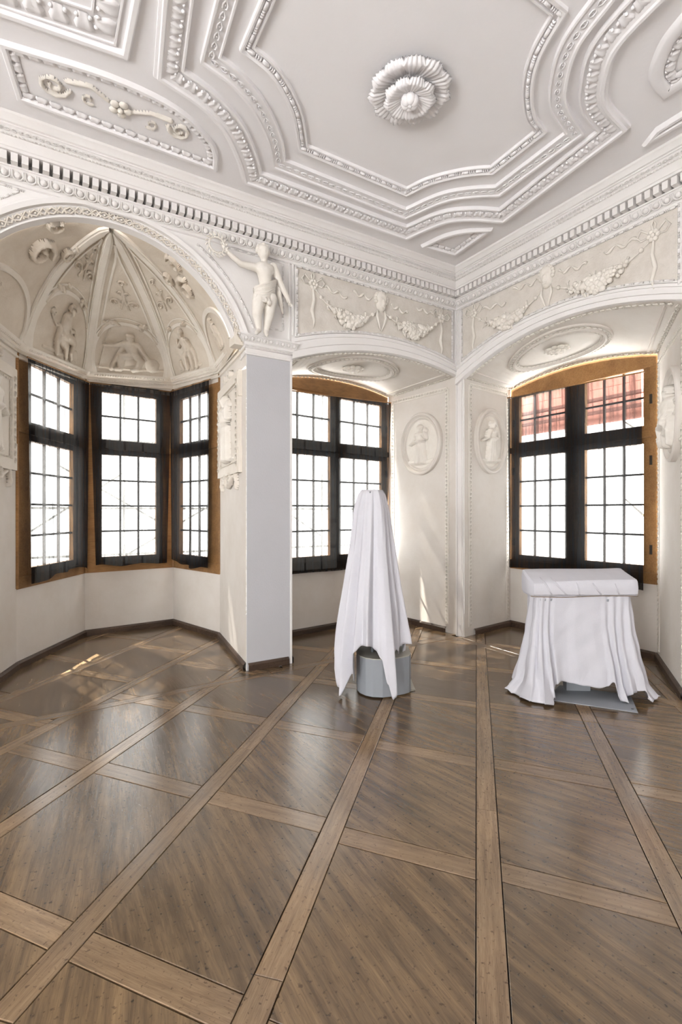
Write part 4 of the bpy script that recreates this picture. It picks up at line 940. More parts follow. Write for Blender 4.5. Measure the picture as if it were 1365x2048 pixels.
# ---- ceiling: stepped fields and three moulded frames
Zs = ZC
def cz(l, z=ZC): return [tuple(on_floor(x, y, z)[:2]) for x, y in l]
CC = np.array([-2.305, -1.925])
def loop4(bl, br, tr, n=5):
    """corner curves near wall A left, near wall A right, far right; the fourth is the point mirror of the second"""
    tl = [tuple(2 * CC - np.array(p)) for p in br]
    out = []
    for c in (bl, br, tr, tl): out += [tuple(p) for p in smooth_path(c, n)]
    return out
IN = loop4([(-3.40, -1.64), (-3.21, -1.585), (-3.05, -1.48), (-2.885, -1.32), (-2.70, -1.05)], [(-1.64, -1.05), (-1.57, -1.26), (-1.44, -1.45), (-1.31, -1.58), (-1.20, -1.66)],
           [(-1.22, -2.16), (-1.42, -2.22), (-1.65, -2.38), (-1.81, -2.57), (-1.92, -2.81)])
MI = loop4([(-3.58, -1.46), (-3.38, -1.40), (-3.16, -1.26), (-2.94, -1.03), (-2.80, -.80)], [(-1.45, -.80), (-1.33, -1.15), (-1.18, -1.34), (-.96, -1.51)],
           [(-1.00, -2.30), (-1.32, -2.39), (-1.52, -2.53), (-1.70, -2.74), (-1.80, -3.04)])
OU = loop4([(-3.78, -1.23), (-3.51, -1.15), (-3.27, -1.00), (-3.06, -.75), (-2.93, -.54)], [(-1.25, -.56), (-1.12, -.95), (-.91, -1.15), (-.64, -1.28)],
           [(-.80, -2.48), (-1.12, -2.53), (-1.36, -2.68), (-1.53, -2.88), (-1.62, -3.28)])
def ring_plane(name, outer, inner, z, m, parent):
    bm = bmesh.new(); es = []
    for lp in (outer, inner):
        vs = [bm.verts.new((x, y, z)) for x, y in lp]; es += [bm.edges.new((vs[i], vs[(i + 1) % len(vs)])) for i in range(len(vs))]
    bmesh.ops.triangle_fill(bm, use_beauty=True, use_dissolve=False, edges=es); me = bpy.data.meshes.new(name); bm.to_mesh(me); bm.free(); me.materials.append(m)
    return link(bpy.data.objects.new(name, me), parent)
ceil_root = empty('ceiling_fields', kind='structure', label='stepped white ceiling fields inside moulded frames')
ring_plane('outer_field', [(XL, YB), (0, YB), (0, 0), (XL, 0)], OU, ZC, M['ceil'], ceil_root)
ring_plane('middle_field', OU, MI, ZC + .012, M['ceil'], ceil_root); ring_plane('inner_field', MI, IN, ZC + .020, M['ceil'], ceil_root)
trim10 = empty('trim_10', kind='structure', label='outer ceiling frame with raised leaf ornament'); trim11 = empty('trim_11', kind='structure', label='middle ceiling frame with fine foliage'); trim12 = empty('trim_12', kind='structure', label='inner ceiling frame of beads and reels')
def z3(l, z): return [(x, y, z) for x, y in l]
DN = (0, 0, -1)
def resample(l, step):
    P = [np.array(p) for p in l] + [np.array(l[0])]; out = []
    for i in range(len(P) - 1):
        k = max(1, int(np.linalg.norm(P[i + 1] - P[i]) / step)); out += [tuple(P[i] + (P[i + 1] - P[i]) * q / k) for q in range(k)]
    return out
mb = MB(); mb.sweep(z3(OU, ZC), DN, [(.085, -.02), (.083, .020), (.070, .024), (.064, .012), (.050, .010), (.0, .016), (-.048, .034), (-.056, .046), (-.075, .048), (-.082, .030), (-.10, .022), (-.104, -.02)], True); mb.build('frame_moulding', M['ceil'], trim10, 35)
lmesh = leaf_mesh('acanthus_leaf', .088, .085, .020, M['ceil'])
run_pieces(lmesh, 'acanthus_leaf', z3(OU, ZC), DN, .098, trim10, True, .004, .014)
mb = MB(); mb.sweep(z3(MI, ZC + .01), DN, [(.060, -.02), (.058, .020), (.046, .022), (.042, .012), (0, .014), (-.036, .024), (-.042, .034), (-.056, .036), (-.060, -.02)], True); mb.build('frame_moulding', M['ceil'], trim11, 35)
fleck_band(z3(resample(MI, .3), ZC - .004), DN, .07, .036, .010, True).build('foliage_band', M['ceil'], trim11, True, 'stuff')
mb = MB(); mb.sweep(z3(IN, ZC + .02), DN, [(.040, -.02), (.038, .014), (.026, .016), (.022, .004), (-.012, .004), (-.016, .022), (-.030, .030), (-.040, .026), (-.044, -.02)], True); mb.build('frame_moulding', M['ceil'], trim12, 35)
bead_reel(z3(resample(IN, .3), ZC + .008), DN, .115, .013, True).build('bead_row', M['ceil'], trim12, True, 'stuff')

# side panels of the ceiling
def lipped_panel(name, loop, label, orn, field='frieze', w=.045, h=.03):
    root = empty(name, kind='structure', label=label); L3 = z3(loop, ZC)
    A_ = sum(loop[i][0] * loop[(i + 1) % len(loop)][1] - loop[(i + 1) % len(loop)][0] * loop[i][1] for i in range(len(loop))); s = 1 if A_ > 0 else -1
    # cross(DN, t) points outward for a counter-clockwise loop
    mb = MB(); mb.sweep(L3, DN, [(s * a, b) for a, b in ((w * .5, -.01), (w * .35, h * .75), (w * .2, h), (-w * .3, h), (-w * .5, h * .6), (-w * .55, -.02))], True); mb.build('panel_lip', M['ceil'], root, 40)
    ins = inset(loop, w * .9)
    if orn and len(ins) > 2: run_pieces(leaf_mesh('leaf', .075, .06, .015, M['ceil']), 'leaf', z3(ins, ZC), DN, .085, root, True, 0, .004)
    return root
PA = [(-4.72, -.90), (-4.64, -.47), (-3.24, -.47)] + [tuple(p) for p in smooth_path([(-3.24, -.47), (-3.30, -.66), (-3.42, -.80), (-3.69, -.95), (-4.12, -.985), (-4.72, -.90)], 5)][1:-1]
lipped_panel('trim_13', PA, 'long half-round ceiling panel with egg border along the window wall', True)
FCL = lambda a, b, h=0.0: np.array([a, b, ZC - .002 - h])
sc = empty('ceiling_scroll', (0, 0, 0), None, 'stucco flower and vine scrolls in the long ceiling panel', 'relief')
relief('vine', xf(spiral(-.42, .03, .10, 1.5, 0, .016, .020) + spiral(.42, .0, .085, 1.5, pi, .016, .020, -1) + poly_limb([(-.34, -.05), (-.2, -.09), (-.08, -.02)], .018, .014, .018) + poly_limb([(.34, -.06), (.2, -.06), (.08, 0)], .018, .014, .018) + spiral(-.2, .04, .05, 1, 1, .01, .014) + spiral(.22, .05, .05, 1, 2, .01, .014, -1), 1, -4.02, -.74, 1, .55), FCL, M['relief'], sc, .010)
fl = MB()
for k in range(5): a = 2 * pi * k / 5; mb = MB(); mb.ball((-4.02 + .05 * cos(a), -.74 + .05 * sin(a), ZC - .018), (.032, .032, .016), 8, 5); mb.build('petal', M['relief'], sc, True)
MB().ball((-4.02, -.74, ZC - .03), .02, 8, 5).build('boss', M['relief'], sc, True)
PC = [tuple(p) for p in smooth_path([(-.92, -.46), (-.86, -.72), (-.74, -.90), (-.55, -1.04)], 6)] + [(-.50, -.50)]
lipped_panel('trim_14', PC, 'small triangular ceiling panel with curved edge in the room corner', True, w=.05, h=.035)
PR = [(-.45, -2.55), (-.46, -3.6), (-.6, -3.6), (-.62, -3.0)]
lipped_panel('trim_15', [(-.44, -2.56), (-.44, -4.2), (-.52, -4.2), (-.50, -2.66)], 'long ceiling panel edge along the right-hand wall', False, w=.05, h=.035)
PO = [tuple(p) for p in smooth_path([(-.80, -2.86), (-.98, -2.88), (-1.13, -2.98), (-1.25, -3.14), (-1.35, -3.5), (-1.2, -3.9)], 5)] + [(-.78, -3.9)]
lipped_panel('trim_16', PO, 'half-oval ceiling panel at the far right of the ceiling', True, w=.09, h=.03)
relief('ceiling_relief', xf(spiral(0, 0, .10, 1.4, 0, .022, .026) + spiral(.02, -.25, .12, 1.4, 2, .022, .026, -1) + spiral(.1, .1, .06, 1.2, 2, .016, .02), 1, -1.02, -3.22), FCL, M['relief'], None, .010, label='dark-shadowed scroll relief inside the half-oval ceiling panel', cat='relief')
PT = [(-4.05, -1.21), (-4.05, -3.2), (-5.6, -3.2), (-5.6, -1.02)]
lipped_panel('trim_17', PT, 'rectangular ceiling field in the upper left', False, w=.05, h=.03)
PT2 = [(-4.14, -1.28), (-4.14, -3.1), (-5.5, -3.1), (-5.5, -1.05)]
r17 = empty('trim_18', kind='structure', label='leafy border inside the upper left ceiling field')
run_pieces(leaf_mesh('acanthus_leaf', .105, .12, .018, M['ceil']), 'acanthus_leaf', z3([(-5.4, -1.14), (-4.19, -1.33), (-4.19, -2.6)], ZC), DN, .13, r17, False, 0, .002)
mb = MB(); mb.sweep(z3([(-5.5, -1.05), (-4.12, -1.25), (-4.12, -2.7)], ZC), DN, [(-.008, -.01), (-.006, .012), (.006, .012), (.008, -.01)]); mb.sweep(z3([(-5.3, -1.24), (-4.26, -1.41), (-4.26, -2.7)], ZC), DN, [(-.008, -.01), (-.006, .012), (.006, .012), (.008, -.01)]); mb.build('border_fillet', M['ceil'], r17)
mb = MB(); mb.sweep(z3([(-3.84, -1.24), (-3.95, -2.9)], ZC), DN, [(-.012, -.01), (-.008, .014), (.008, .014), (.012, -.01)]); mb.build('border_fillet', M['ceil'], r17)

# ---- ceiling rosette
ro = empty('ceiling_rosette', (0, 0, 0), None, 'large white acanthus rosette in the middle of the ceiling', 'rosette')
rc = on_floor(820, 187, ZC - .02)
def acanthus(w, L, lift, curl, d):
    rows = []; mb = MB()
    for j in range(10):
        v = j / 9; row = []
        for i in range(17):
            u = i / 8 - 1; half = w * (.42 + .58 * min(1, v * 1.5)) * .5
            lobe = 1 - .16 * abs(sin(2.5 * pi * u)) ** .8 * (v > .55) * (v - .45) * 1.8 - .14 * u * u * v
            x = L * v * lobe; y = u * half * (1 - .25 * max(0, v - .8) / .2 * abs(u))
            z = lift * sin(pi * .5 * min(v * 1.2, 1)) - curl * max(0, v - .72) ** 2 * 13 + d * abs(cos(2.5 * pi * u)) ** .7 * (.25 + .75 * v) - .4 * d * u * u
            row.append((x, y, z))
        rows.append(row)
    up = np.array(rows); dn = up.copy(); dn[:, :, 2] -= .012; mb.grid(up); mb.grid(dn[:, ::-1])
    edge = [up[:, 0], up[-1], up[::-1, -1]]; edge2 = [dn[:, 0], dn[-1], dn[::-1, -1]]
    mb.grid(np.array([np.concatenate(edge), np.concatenate(edge2)])); return mb
mo = mesh_of(acanthus(.165, .170, .026, .030, .022), 'outer_leaf', M['ceil']); mi_ = mesh_of(acanthus(.120, .145, .030, .030, .016), 'inner_leaf', M['ceil'])
for k in range(11):
    a = 2 * pi * (k + .3) / 11; d = (cos(a), sin(a), 0); place(mo, 'outer_leaf', frame_mx(rc + np.array(d) * .125 + [0, 0, .016], d, (0, 0, -1)), ro)
for k in range(9):
    a = 2 * pi * k / 9 + .2; d = (cos(a), sin(a), 0); place(mi_, 'inner_leaf', frame_mx(rc + np.array(d) * .045 + [0, 0, -.028], d, (0, 0, -1)), ro)
MB().lathe([(.0, .02), (.17, .02), (.17, .012), (.12, .012), (.08, .0), (.06, -.03), (0, -.03)], 32, rc).build('collar', M['ceil'], ro, 40)
bd = MB()
for k in range(6): a = 2 * pi * k / 6; bd.ball(rc + np.array([.030 * cos(a), .030 * sin(a), -.058]), (.036, .036, .040), 9, 7)
bd.ball(rc + np.array([0, 0, -.085]), (.02, .02, .016), 8, 6); bd.build('bud', M['ceil'], ro, True)

# ---- niche vaults: oval frame, boss, ornament bands
def vault(SF, root_lab, boss_lab, name, ou, ov, ru, rv, N):
    root = empty(name, kind='structure', label=root_lab); n = 48
    W_ = np.linalg.norm(SF(1, .5) - SF(0, .5)); D_ = np.linalg.norm(SF(.5, 1) - SF(.5, 0))
    rows = [[SF(ou + (ru + a / W_) * cos(t), ov + (rv + a / D_) * sin(t), h) for a, h in ((.085, -.004), (.08, .016), (.062, .02), (.05, .012), (.028, .014), (.018, .034), (-.006, .038), (-.02, .02), (-.03, .012), (-.036, -.004))] for t in np.linspace(0, 2 * pi, n + 1)]
    mb = MB(); mb.grid(np.array(rows)); mb.build('oval_frame', M['limewash'], root, 35)
    ring = [SF(ou + (ru + .045 / W_) * cos(t), ov + (rv + .045 / D_) * sin(t), .016) for t in np.linspace(0, 2 * pi, 60)]
    fleck_band(ring, DN, .055, .026, .012).build('leaf_ring', M['relief'], root, True, 'stuff')
    ring = [SF(ou + (ru - .045 / W_) * cos(t), ov + (rv - .045 / D_) * sin(t), .008) for t in np.linspace(0, 2 * pi, 60)]
    fleck_band(ring, DN, .05, .020, .010).build('leaf_ring', M['relief'], root, True, 'stuff')
    for (u0, v0, u1, v1) in ((.015, .04, .015, .96), (.985, .04, .985, .96), (.03, .955, .97, .955), (.03, .03, .97, .03)):
        line = [SF(u0 + (u1 - u0) * k / 20, v0 + (v1 - v0) * k / 20, .004) for k in range(21)]
        fleck_band(line, DN, .06, .034, .013).build('ornament_band', M['relief'], root, True, 'stuff')
    for q in (.055, .945):
        mb = MB(); line = [SF(q, v, 0) for v in np.linspace(.03, .93, 12)]; mb.sweep(line, DN, [(-.012, -.004), (-.01, .012), (.01, .012), (.012, -.004)]); mb.build('fillet', M['limewash'], root)
    b = empty('vault_boss', (0, 0, 0), None, boss_lab, 'boss', 'flower bosses in the niche vaults'); c = SF(ou, ov, .01)
    pm = MB(); pm.ball((0, 0, 0), (.05, .036, .022), 8, 6); pm.ball((.035, 0, .006), (.024, .026, .018), 7, 5); pme = mesh_of(pm, 'petal', M['relief'])
    ex = SF(ou + .1, ov) - SF(ou - .1, ov); ex /= np.linalg.norm(ex); ey = np.cross((0, 0, 1), ex)
    for k in range(9):
        a = 2 * pi * k / 9; d = ex * cos(a) * 1.5 + ey * sin(a); place(pme, 'petal', frame_mx(c + d * .062 + [0, 0, -.006], d, (0, 0, -1)), b)
    for k in range(5):
        a = 2 * pi * k / 5 + .3; d = ex * cos(a) * 1.5 + ey * sin(a); place(pme, 'petal', frame_mx(c + d * .026 + [0, 0, -.03], d, (0, 0, -1)), b)
    MB().ball(c + [0, 0, -.05], .026, 8, 6).build('bud', M['relief'], b, True)
vault(SURF2, 'stucco oval and bands in the vault beside the pier', 'flower boss in the vault beside the pier', 'trim_19', .47, .50, .27, .30, N2)
vault(SURF3, 'stucco oval and bands in the right-hand niche vault', 'flower boss in the right-hand niche vault', 'trim_20', .46, .50, .26, .30, N3)

# ---- jambs: ornament borders, oval medallions
def jamb_frame(p, q, flip=False):
    p = np.array(p, float); q = np.array(q, float); L_ = np.linalg.norm(q - p); e = (q - p) / L_; n = np.array([-e[1], e[0]])
    c = (p + q) / 2
    if (np.array([c[0] - 1.0 if abs(e[0]) < .5 else c[0], c[1] - 1.0]) - c) @ n < 0 and not flip: n = -n
    def f(u, z, h=0.0): return np.array([p[0] + e[0] * u + n[0] * (h + .002), p[1] + e[1] * u + n[1] * (h + .002), z])
    f.n = np.array([n[0], n[1], 0]); f.L = L_; return f
J2 = jamb_frame(N2[2], N2[3]); J2.n = J2.n
def set_normal(f, p, q, toward):
    p = np.array(p, float); q = np.array(q, float); e = (q - p) / np.linalg.norm(q - p); n = np.array([-e[1], e[0]])
    if (np.array(toward) - p) @ n < 0: n = -n
    def g(u, z, h=0.0): return np.array([p[0] + e[0] * u + n[0] * (h + .001), p[1] + e[1] * u + n[1] * (h + .001), z])
    g.n = np.array([n[0], n[1], 0]); g.L = np.linalg.norm(q - p); g.e = np.array([e[0], e[1], 0]); return g
J2 = set_normal(None, N2[2], N2[3], (-1.2, .5)); J3 = set_normal(None, N3[0], N3[1], (.5, -1.2)); J4 = set_normal(None, N3[2], N3[3], (.3, -1.2))
BR_ = set_normal(None, BAY[4], BAY[5], (-3.7, .8)); BL_ = set_normal(None, BAY[0], BAY[1], (-3.7, .8))
def flatbox(mb, f, u0, u1, z0, z1, h0, h1):
    v = [f(u, z, h) for h in (h0, h1) for z in (z0, z1) for u in (u0, u1)]
    mb.add(v, [(0, 1, 3, 2), (4, 6, 7, 5), (0, 4, 5, 1), (2, 3, 7, 6), (0, 2, 6, 4), (1, 5, 7, 3)]); return mb
def jamb_border(name, f, u0, u1, z1, label, zb=.11, w=.058):
    root = empty(name, kind='structure', label=label)
    for nm, a, b in (('a', (u0, zb), (u0, z1)), ('b', (u1, zb), (u1, z1)), ('c', (u0, z1), (u1, z1))):
        mb = MB(); horizontal = a[1] == b[1]
        if horizontal: flatbox(mb, f, a[0], b[0], a[1] - w / 2, a[1] + w / 2, -.004, .006)
        else: flatbox(mb, f, a[0] - w / 2, a[0] + w / 2, a[1], b[1], -.004, .006)
        o = mb.build('border_strip', M['relief'], root)
        fleck_band([f(*a, .006), f(*b, .006)], f.n, .05, w * .42, .009).build('ornament_band', M['relief'], o, True, 'stuff')
    return root
jamb_border('trim_21', J2, .10, 1.10, 3.13, 'ornament border on the jamb beside the room corner')
jamb_border('trim_22', J3, .11, .93, 3.14, 'ornament border on the left jamb of the right-hand niche')
jamb_border('trim_23', J4, .10, 1.20, 3.10, 'ornament border on the splayed right jamb')
def medallion(f, u, z, ru, rz, fig, flip, label):
    root = empty('oval_medallion', (0, 0, 0), None, label, 'medallion', 'oval medallions on the niche jambs'); n = 48
    prof = ((.0, -.003), (.0, .045), (-.012, .056), (-.030, .056), (-.042, .030), (-.052, .022), (-.062, .032), (-.075, .032), (-.085, .010), (-.10, .006))
    rows = [[f(u + (ru + a) * cos(t), z + (rz + a) * sin(t), h) for a, h in prof] for t in np.linspace(0, 2 * pi, n + 1)]
    mb = MB(); mb.grid(np.array(rows)); mb.build('rim', M['limewash'], root, 35)
    rows = [[f(u + (ru - .09) * k * cos(t), z + (rz - .09) * k * sin(t), .007) for k in (0.001, .5, 1)] for t in np.linspace(0, 2 * pi, n + 1)]
    mb = MB(); mb.grid(np.array(rows)); mb.build('field', M['relief'], root)
    H_ = (rz - .11) * 1.75; relief('figure', xf(fig, H_, u, z - H_ * .5, flip, .95), lambda a, b, h=0.0: f(a, b, h + .006), M['relief'], root, .009)
    relief('ground', poly_limb([(u - .22, z - (rz - .11) * .78), (u - .05, z - (rz - .11) * .84), (u + .1, z - (rz - .11) * .80), (u + .22, z - (rz - .11) * .74)], .03, .03, .014), lambda a, b, h=0.0: f(a, b, h + .006), M['relief'], root, .010)
medallion(J2, .66, 2.47, .375, .42, ROBED, 1, 'oval stucco medallion with robed figure, on the jamb beside the room corner')
medallion(J3, .53, 2.47, .335, .425, ROBED, 1, 'oval stucco medallion with walking figure, left of the right-hand window')
medallion(J4, .88, 2.42, .34, .425, READER, -1, 'oval stucco medallion cut by the right picture edge')

# ---- corner pilaster of wall B and niche edges
trim24 = empty('trim_24', kind='structure', label='slim fluted corner pilaster between the two niches')
for y0, y1, h in ((-.02, -.032, .012), (-.052, -.114, .010), (-.126, -.146, .016)):
    MB().box((-h, y1, 0), (.002, y0, 3.22)).build('fillet', M['plaster'], trim24)
for y0, y1, h in ((-.012, -.03, .012), (-.05, -.062, .010)): MB().box((-h, y1, 3.30), (.002, y0, 4.09)).build('fillet', M['plaster'], trim24)
MB().box((-.03, -.010, 3.30), (-.012, .002, 4.09)).build('fillet', M['plaster'], trim24)

# ---- framed relief tablets on the bay jambs
def tablet(f, u0, u1, z0, z1, fig, flip, label):
    root = empty('relief_tablet', (0, 0, 0), None, label, 'relief', 'framed relief tablets on the bay jambs'); uc = (u0 + u1) / 2; w = u1 - u0
    mb = MB(); flatbox(mb, f, u0, u1, z0, z1, -.002, .022)
    mb.build('backboard', M['domerib'], root)
    fr = MB(); t = .085
    for (a, b, c, d) in ((u0, u0 + t, z0, z1), (u1 - t, u1, z0, z1), (u0 + t, u1 - t, z1 - .10, z1), (u0 + t, u1 - t, z0, z0 + .10)): flatbox(fr, f, a, b, c, d, .022, .045)
    for (a, b) in ((u0 - .03, u0 + .06), (u1 - .06, u1 + .03)):
        for (c, d) in ((z1 - .26, z1), (z0, z0 + .26)): flatbox(fr, f, a, b, c, d, .0, .040)
    fr.build('frame', M['domerib'], root)
    fi = MB(); i0, i1, j0, j1 = u0 + t + .015, u1 - t - .015, z0 + .12, z1 - .12
    for a, b in (((i0, j0), (i1, j0)), ((i1, j0), (i1, j1)), ((i1, j1), (i0, j1)), ((i0, j1), (i0, j0))):
        q = fleck_band([f(*a, .026), f(*b, .026)], f.n, .05, .012, .007); fi.add(q.v, q.f)
    for a, b in (((u0 + t / 2, z0 + .06), (u0 + t / 2, z1 - .06)), ((u1 - t / 2, z0 + .06), (u1 - t / 2, z1 - .06))):
        q = fleck_band([f(*a, .046), f(*b, .046)], f.n, .07, .028, .009); fi.add(q.v, q.f)
    fi.build('frame_ornament', M['domerib'], root, True, 'stuff')
    H_ = (j1 - j0) * .94; relief('figure', xf(fig, H_, uc, j0 + .03, flip, .75), lambda a, b, h=0.0: f(a, b, h + .022), M['relief'], root, .010)
    relief('scroll_foot', xf(spiral(-.12, -.05, .07, 1.2, 1, .016, .03) + spiral(.12, -.05, .07, 1.2, pi - 1, .016, .03, -1) + poly_limb([(-.3, -.02), (-.12, -.1), (0, -.13), (.12, -.1), (.3, -.02)], .02, .02, .025) + poly_limb([(-.36, 0), (-.40, -.10), (-.38, -.16)], .022, .012, .025) + poly_limb([(.36, 0), (.40, -.10), (.38, -.16)], .022, .012, .025), 1, uc, z0), lambda a, b, h=0.0: f(a, b, h + .002), M['domerib'], root, .010)
    relief('scroll_crest', xf(spiral(-.13, .05, .06, 1.2, -1, .016, .03) + spiral(.13, .05, .06, 1.2, pi + 1, .016, .03, -1) + poly_limb([(0, .02), (0, .11)], .03, .016, .03), 1, uc, z1), lambda a, b, h=0.0: f(a, b, h + .002), M['domerib'], root, .010)
tablet(BR_, .10, 1.17, 1.95, 2.98, ROBED, 1, 'framed stucco tablet with standing figure, on the bay jamb by the pier')
tablet(BL_, .20, 1.17, 1.95, 2.92, ROBED, -1, 'framed stucco tablet cut by the left picture edge')

# ================================================================== draped objects
def rot2(v, a): return np.array([v[0] * cos(a) - v[1] * sin(a), v[0] * sin(a) + v[1] * cos(a)])
R2 = RT[:2]; F2v = FW[:2]
# ---- grey pedestal with pole, and its sheet
K = np.array([-1.955, -1.115]); KP = np.array([-2.03, -1.06])
ped = empty('pedestal', (K[0], K[1], 0), None, 'grey faceted pedestal block with steel pole under the tall white sheet', 'pedestal')
def loc(a, b): v = R2 * a - F2v * b; return (float(v[0]), float(v[1]))          # a to the right of the view, b towards the viewer
pl = [(.245, -.20), (.235, .06), (.215, .10), (.17, .135), (.05, .195), (-.02, .215), (-.10, .205), (-.16, .17), (-.205, .11), (-.225, .04), (-.225, -.20)]
mb = MB(); mb.prism([loc(*p) for p in pl], 0.012, .322); mb.build('block', M['grey'], ped)
mb = MB(); mb.prism([loc(p[0] * 1.0, p[1] * 1.0) for p in pl], .322, .330); mb.build('top_plate', M['greytop'], ped)
mb = MB(); mb.prism([loc(*p) for p in ((.28, -.30), (.28, .02), (.20, .06), (-.20, .05), (-.20, -.30))], 0.0015, .012); mb.build('floor_plate', M['greytop'], ped)
kp = KP - K; mb = MB(); mb.tube([(kp[0], kp[1], .325), (kp[0], kp[1], 1.71)], .016, 14); mb.build('pole', M['steel'], ped, 40)
mb = MB(); mb.box((kp[0] - .075, kp[1] - .075, 1.71), (kp[0] + .075, kp[1] + .075, 1.725)); mb.build('head_plate', M['steel'], ped)
for a in (-.17, .15): mb = MB(); v = loc(-.2, a * .4); mb.ball((v[0] * 1.04, v[1] * 1.04, .13), .008, 8, 5); mb.build('screw', M['iron'], ped, True)

def interp_p(tab, a, sharp=0.0):
    """periodic cosine-smoothed table of (deg, value)"""
    T = sorted(tab); xs_ = [t[0] for t in T]; ys_ = [t[1] for t in T]; xs_ = [xs_[-1] - 360] + xs_ + [xs_[0] + 360]; ys_ = [ys_[-1]] + ys_ + [ys_[0]]
    a = (a - xs_[1]) % 360 + xs_[1]
    for i in range(len(xs_) - 1):
        if xs_[i] <= a <= xs_[i + 1]:
            t = (a - xs_[i]) / (xs_[i + 1] - xs_[i]); t = t * sharp + (1 - sharp) * t * t * (3 - 2 * t); return ys_[i] + (ys_[i + 1] - ys_[i]) * t
    return ys_[0]
HEM = [(-100, .36), (-82, .26), (-70, .06), (-58, .02), (-50, .03), (-44, .20), (-39, .14), (-33, .40), (-24, .45), (-12, .46), (0, .42), (8, .36), (17, .16), (25, .03), (29, .05), (35, .28), (42, .40), (50, .36), (58, .44), (78, .42), (92, .30), (110, .40), (135, .10), (160, .34), (200, .42), (230, .12)]
PROF = [(1.739, .086), (1.70, .108), (1.62, .132), (1.56, .146), (1.32, .176), (1.03, .216), (.75, .256), (.49, .286), (.22, .305), (0, .315)]
pz = [p[0] for p in PROF][::-1]; pr_ = [p[1] for p in PROF][::-1]
FOLD = [(-95, -.4), (-76, .9), (-62, -.5), (-50, 1.0), (-40, -.9), (-30, .3), (-20, -.2), (-9, .75), (-1, -1.0), (9, .45), (20, .9), (30, 1.0), (39, -.9), (50, .1), (58, -.6), (68, .9), (80, .2), (95, -.8), (120, .9), (140, -.6), (160, .8), (185, -.8), (210, .9), (235, -.7)]
NPH, NR = 300, 70; rows = []
for j in range(6): rows.append([np.array([KP[0], KP[1], 1.742]) + np.append((R2 * sin(2 * pi * i / NPH) - F2v * cos(2 * pi * i / NPH)) * .082 * ((j + .15) / 5.15) * (1 / max(abs(sin(2 * pi * i / NPH + .4)), abs(cos(2 * pi * i / NPH + .4)))) ** .6, 0) for i in range(NPH)])
for j in range(1, NR + 1):
    t = j / NR; row = []
    for i in range(NPH):
        ph = 360 * i / NPH; a = radians(ph); h = interp_p(HEM, ph); z = 1.737 - (1.737 - h) * t
        rho = float(np.interp(z, pz, pr_)); am = .004 + .052 * min(max((1.737 - z) / 1.35, 0), 1) ** 1.15
        fo = interp_p(FOLD, ph + 4 * sin(2.6 * z), .65) ; rho += am * fo + .0035 * sin(9 * z + 2 * a) * t + .016 * t ** 4 * sin(11 * a + 5 * z)
        sq = (1 / max(abs(sin(a + .4)), abs(cos(a + .4)))) ** (.6 * max(0, 1 - (1.737 - z) / .5))
        lean = .012 * sin(2.2 * z) ; rho_l = rho * (1.02 if sin(a) < 0 else 1.0)
        d = R2 * sin(a) - F2v * cos(a); p = KP + d * rho_l * sq + R2 * (lean * t); row.append((p[0], p[1], z))
    rows.append(row)
mb = MB(); mb.grid(np.array(rows), True); mb.f.append(tuple(range(NPH))[::-1])
o = mb.build('dust_sheet', M['linen'], None, True, None, 'white linen sheet hanging in a tall cone over the slim pedestal', 'sheet', 'white dust sheets', fix=True)
s = o.modifiers.new('thickness', 'SOLIDIFY'); s.thickness = .003

# ---- draped display case by the right-hand window
DC = on_floor(1194, 1412)[:2] + F2v * .22
ax = rot2(R2, radians(-4)); ay = np.array([-ax[1], ax[0]])                # ax to the right of the view, ay away from the viewer
if ay @ F2v < 0: ay = -ay
stand = empty('display_stand', (DC[0], DC[1], 0), None, 'grey floor plate and post of the sheeted display case', 'stand')
def dl(a, b): v = ax * a + ay * b; return (float(v[0]), float(v[1]))
def dl2(p): return (float(p[0] - DC[0]), float(p[1] - DC[1]))
fpl = [dl2(on_floor(*p)[:2]) for p in ((1095, 1400), (1277, 1427), (1262, 1392), (1120, 1372))]
mb = MB(); mb.prism(fpl, .0015, .008); mb.build('floor_plate', M['grey'], stand)
mb = MB(); p = dl2(on_floor(1266, 1420)[:2]); mb.lathe([(0, .012), (.009, .011), (.011, .008)], 14, (p[0], p[1], 0)); mb.build('screw', M['steel'], stand, True)
mb = MB(); mb.prism([dl(-.10, .10), dl(.10, .10), dl(.10, .18), dl(-.10, .18)], .008, .80); mb.build('post', M['grey'], stand)
mb = MB(); mb.prism([dl(-.36, -.02), dl(.36, -.02), dl(.36, .26), dl(-.36, .26)], .80, .82); mb.build('bracket', M['grey'], stand)
sh = empty('dust_sheet', (0, 0, 0), None, 'white linen sheet tied over the low display case by the right-hand window', 'sheet', 'white dust sheets')
def DP(a, b, z): v = DC + ax * a + ay * b; return np.array([v[0], v[1], z])
# padded top: rounded section swept along the case
sec = [(-.02, .838), (-.048, .862), (-.058, .905), (-.046, .958), (-.030, .976), (.06, .998), (.16, 1.022), (.25, 1.044), (.280, 1.038), (.295, 1.0), (.295, .92), (.285, .86), (.26, .838), (.12, .832)]
rows = []; NX = 60; rr = np.random.default_rng(3)
for i in range(NX + 1):
    u = i / NX; x = -.435 + .87 * u; e = min(u, 1 - u) * .87; sq = 1 if e > .025 else sqrt(max(0, 1 - ((.025 - e) / .025) ** 2)) * .22 + .78
    c = np.array([.12, .935]); tilt = .022 * (u - .5)
    w = .010 * sin(41 * u + 1) * max(0, sin(9 * u)) + .006 * sin(73 * u + 2 * sin(17 * u))
    rows.append([DP(x, *(c + (np.array(q) - c) * sq * (1 + (w if k < 7 else 0)) + np.array([0, tilt + .004 * sin(5 * u + k)]))) for k, q in enumerate(sec)])
mb = MB(); mb.grid(np.array(rows), True); b0 = 0
n_ = len(sec); mb.f.append(tuple(range(n_))); mb.f.append(tuple(NX * n_ + k for k in range(n_))[::-1])
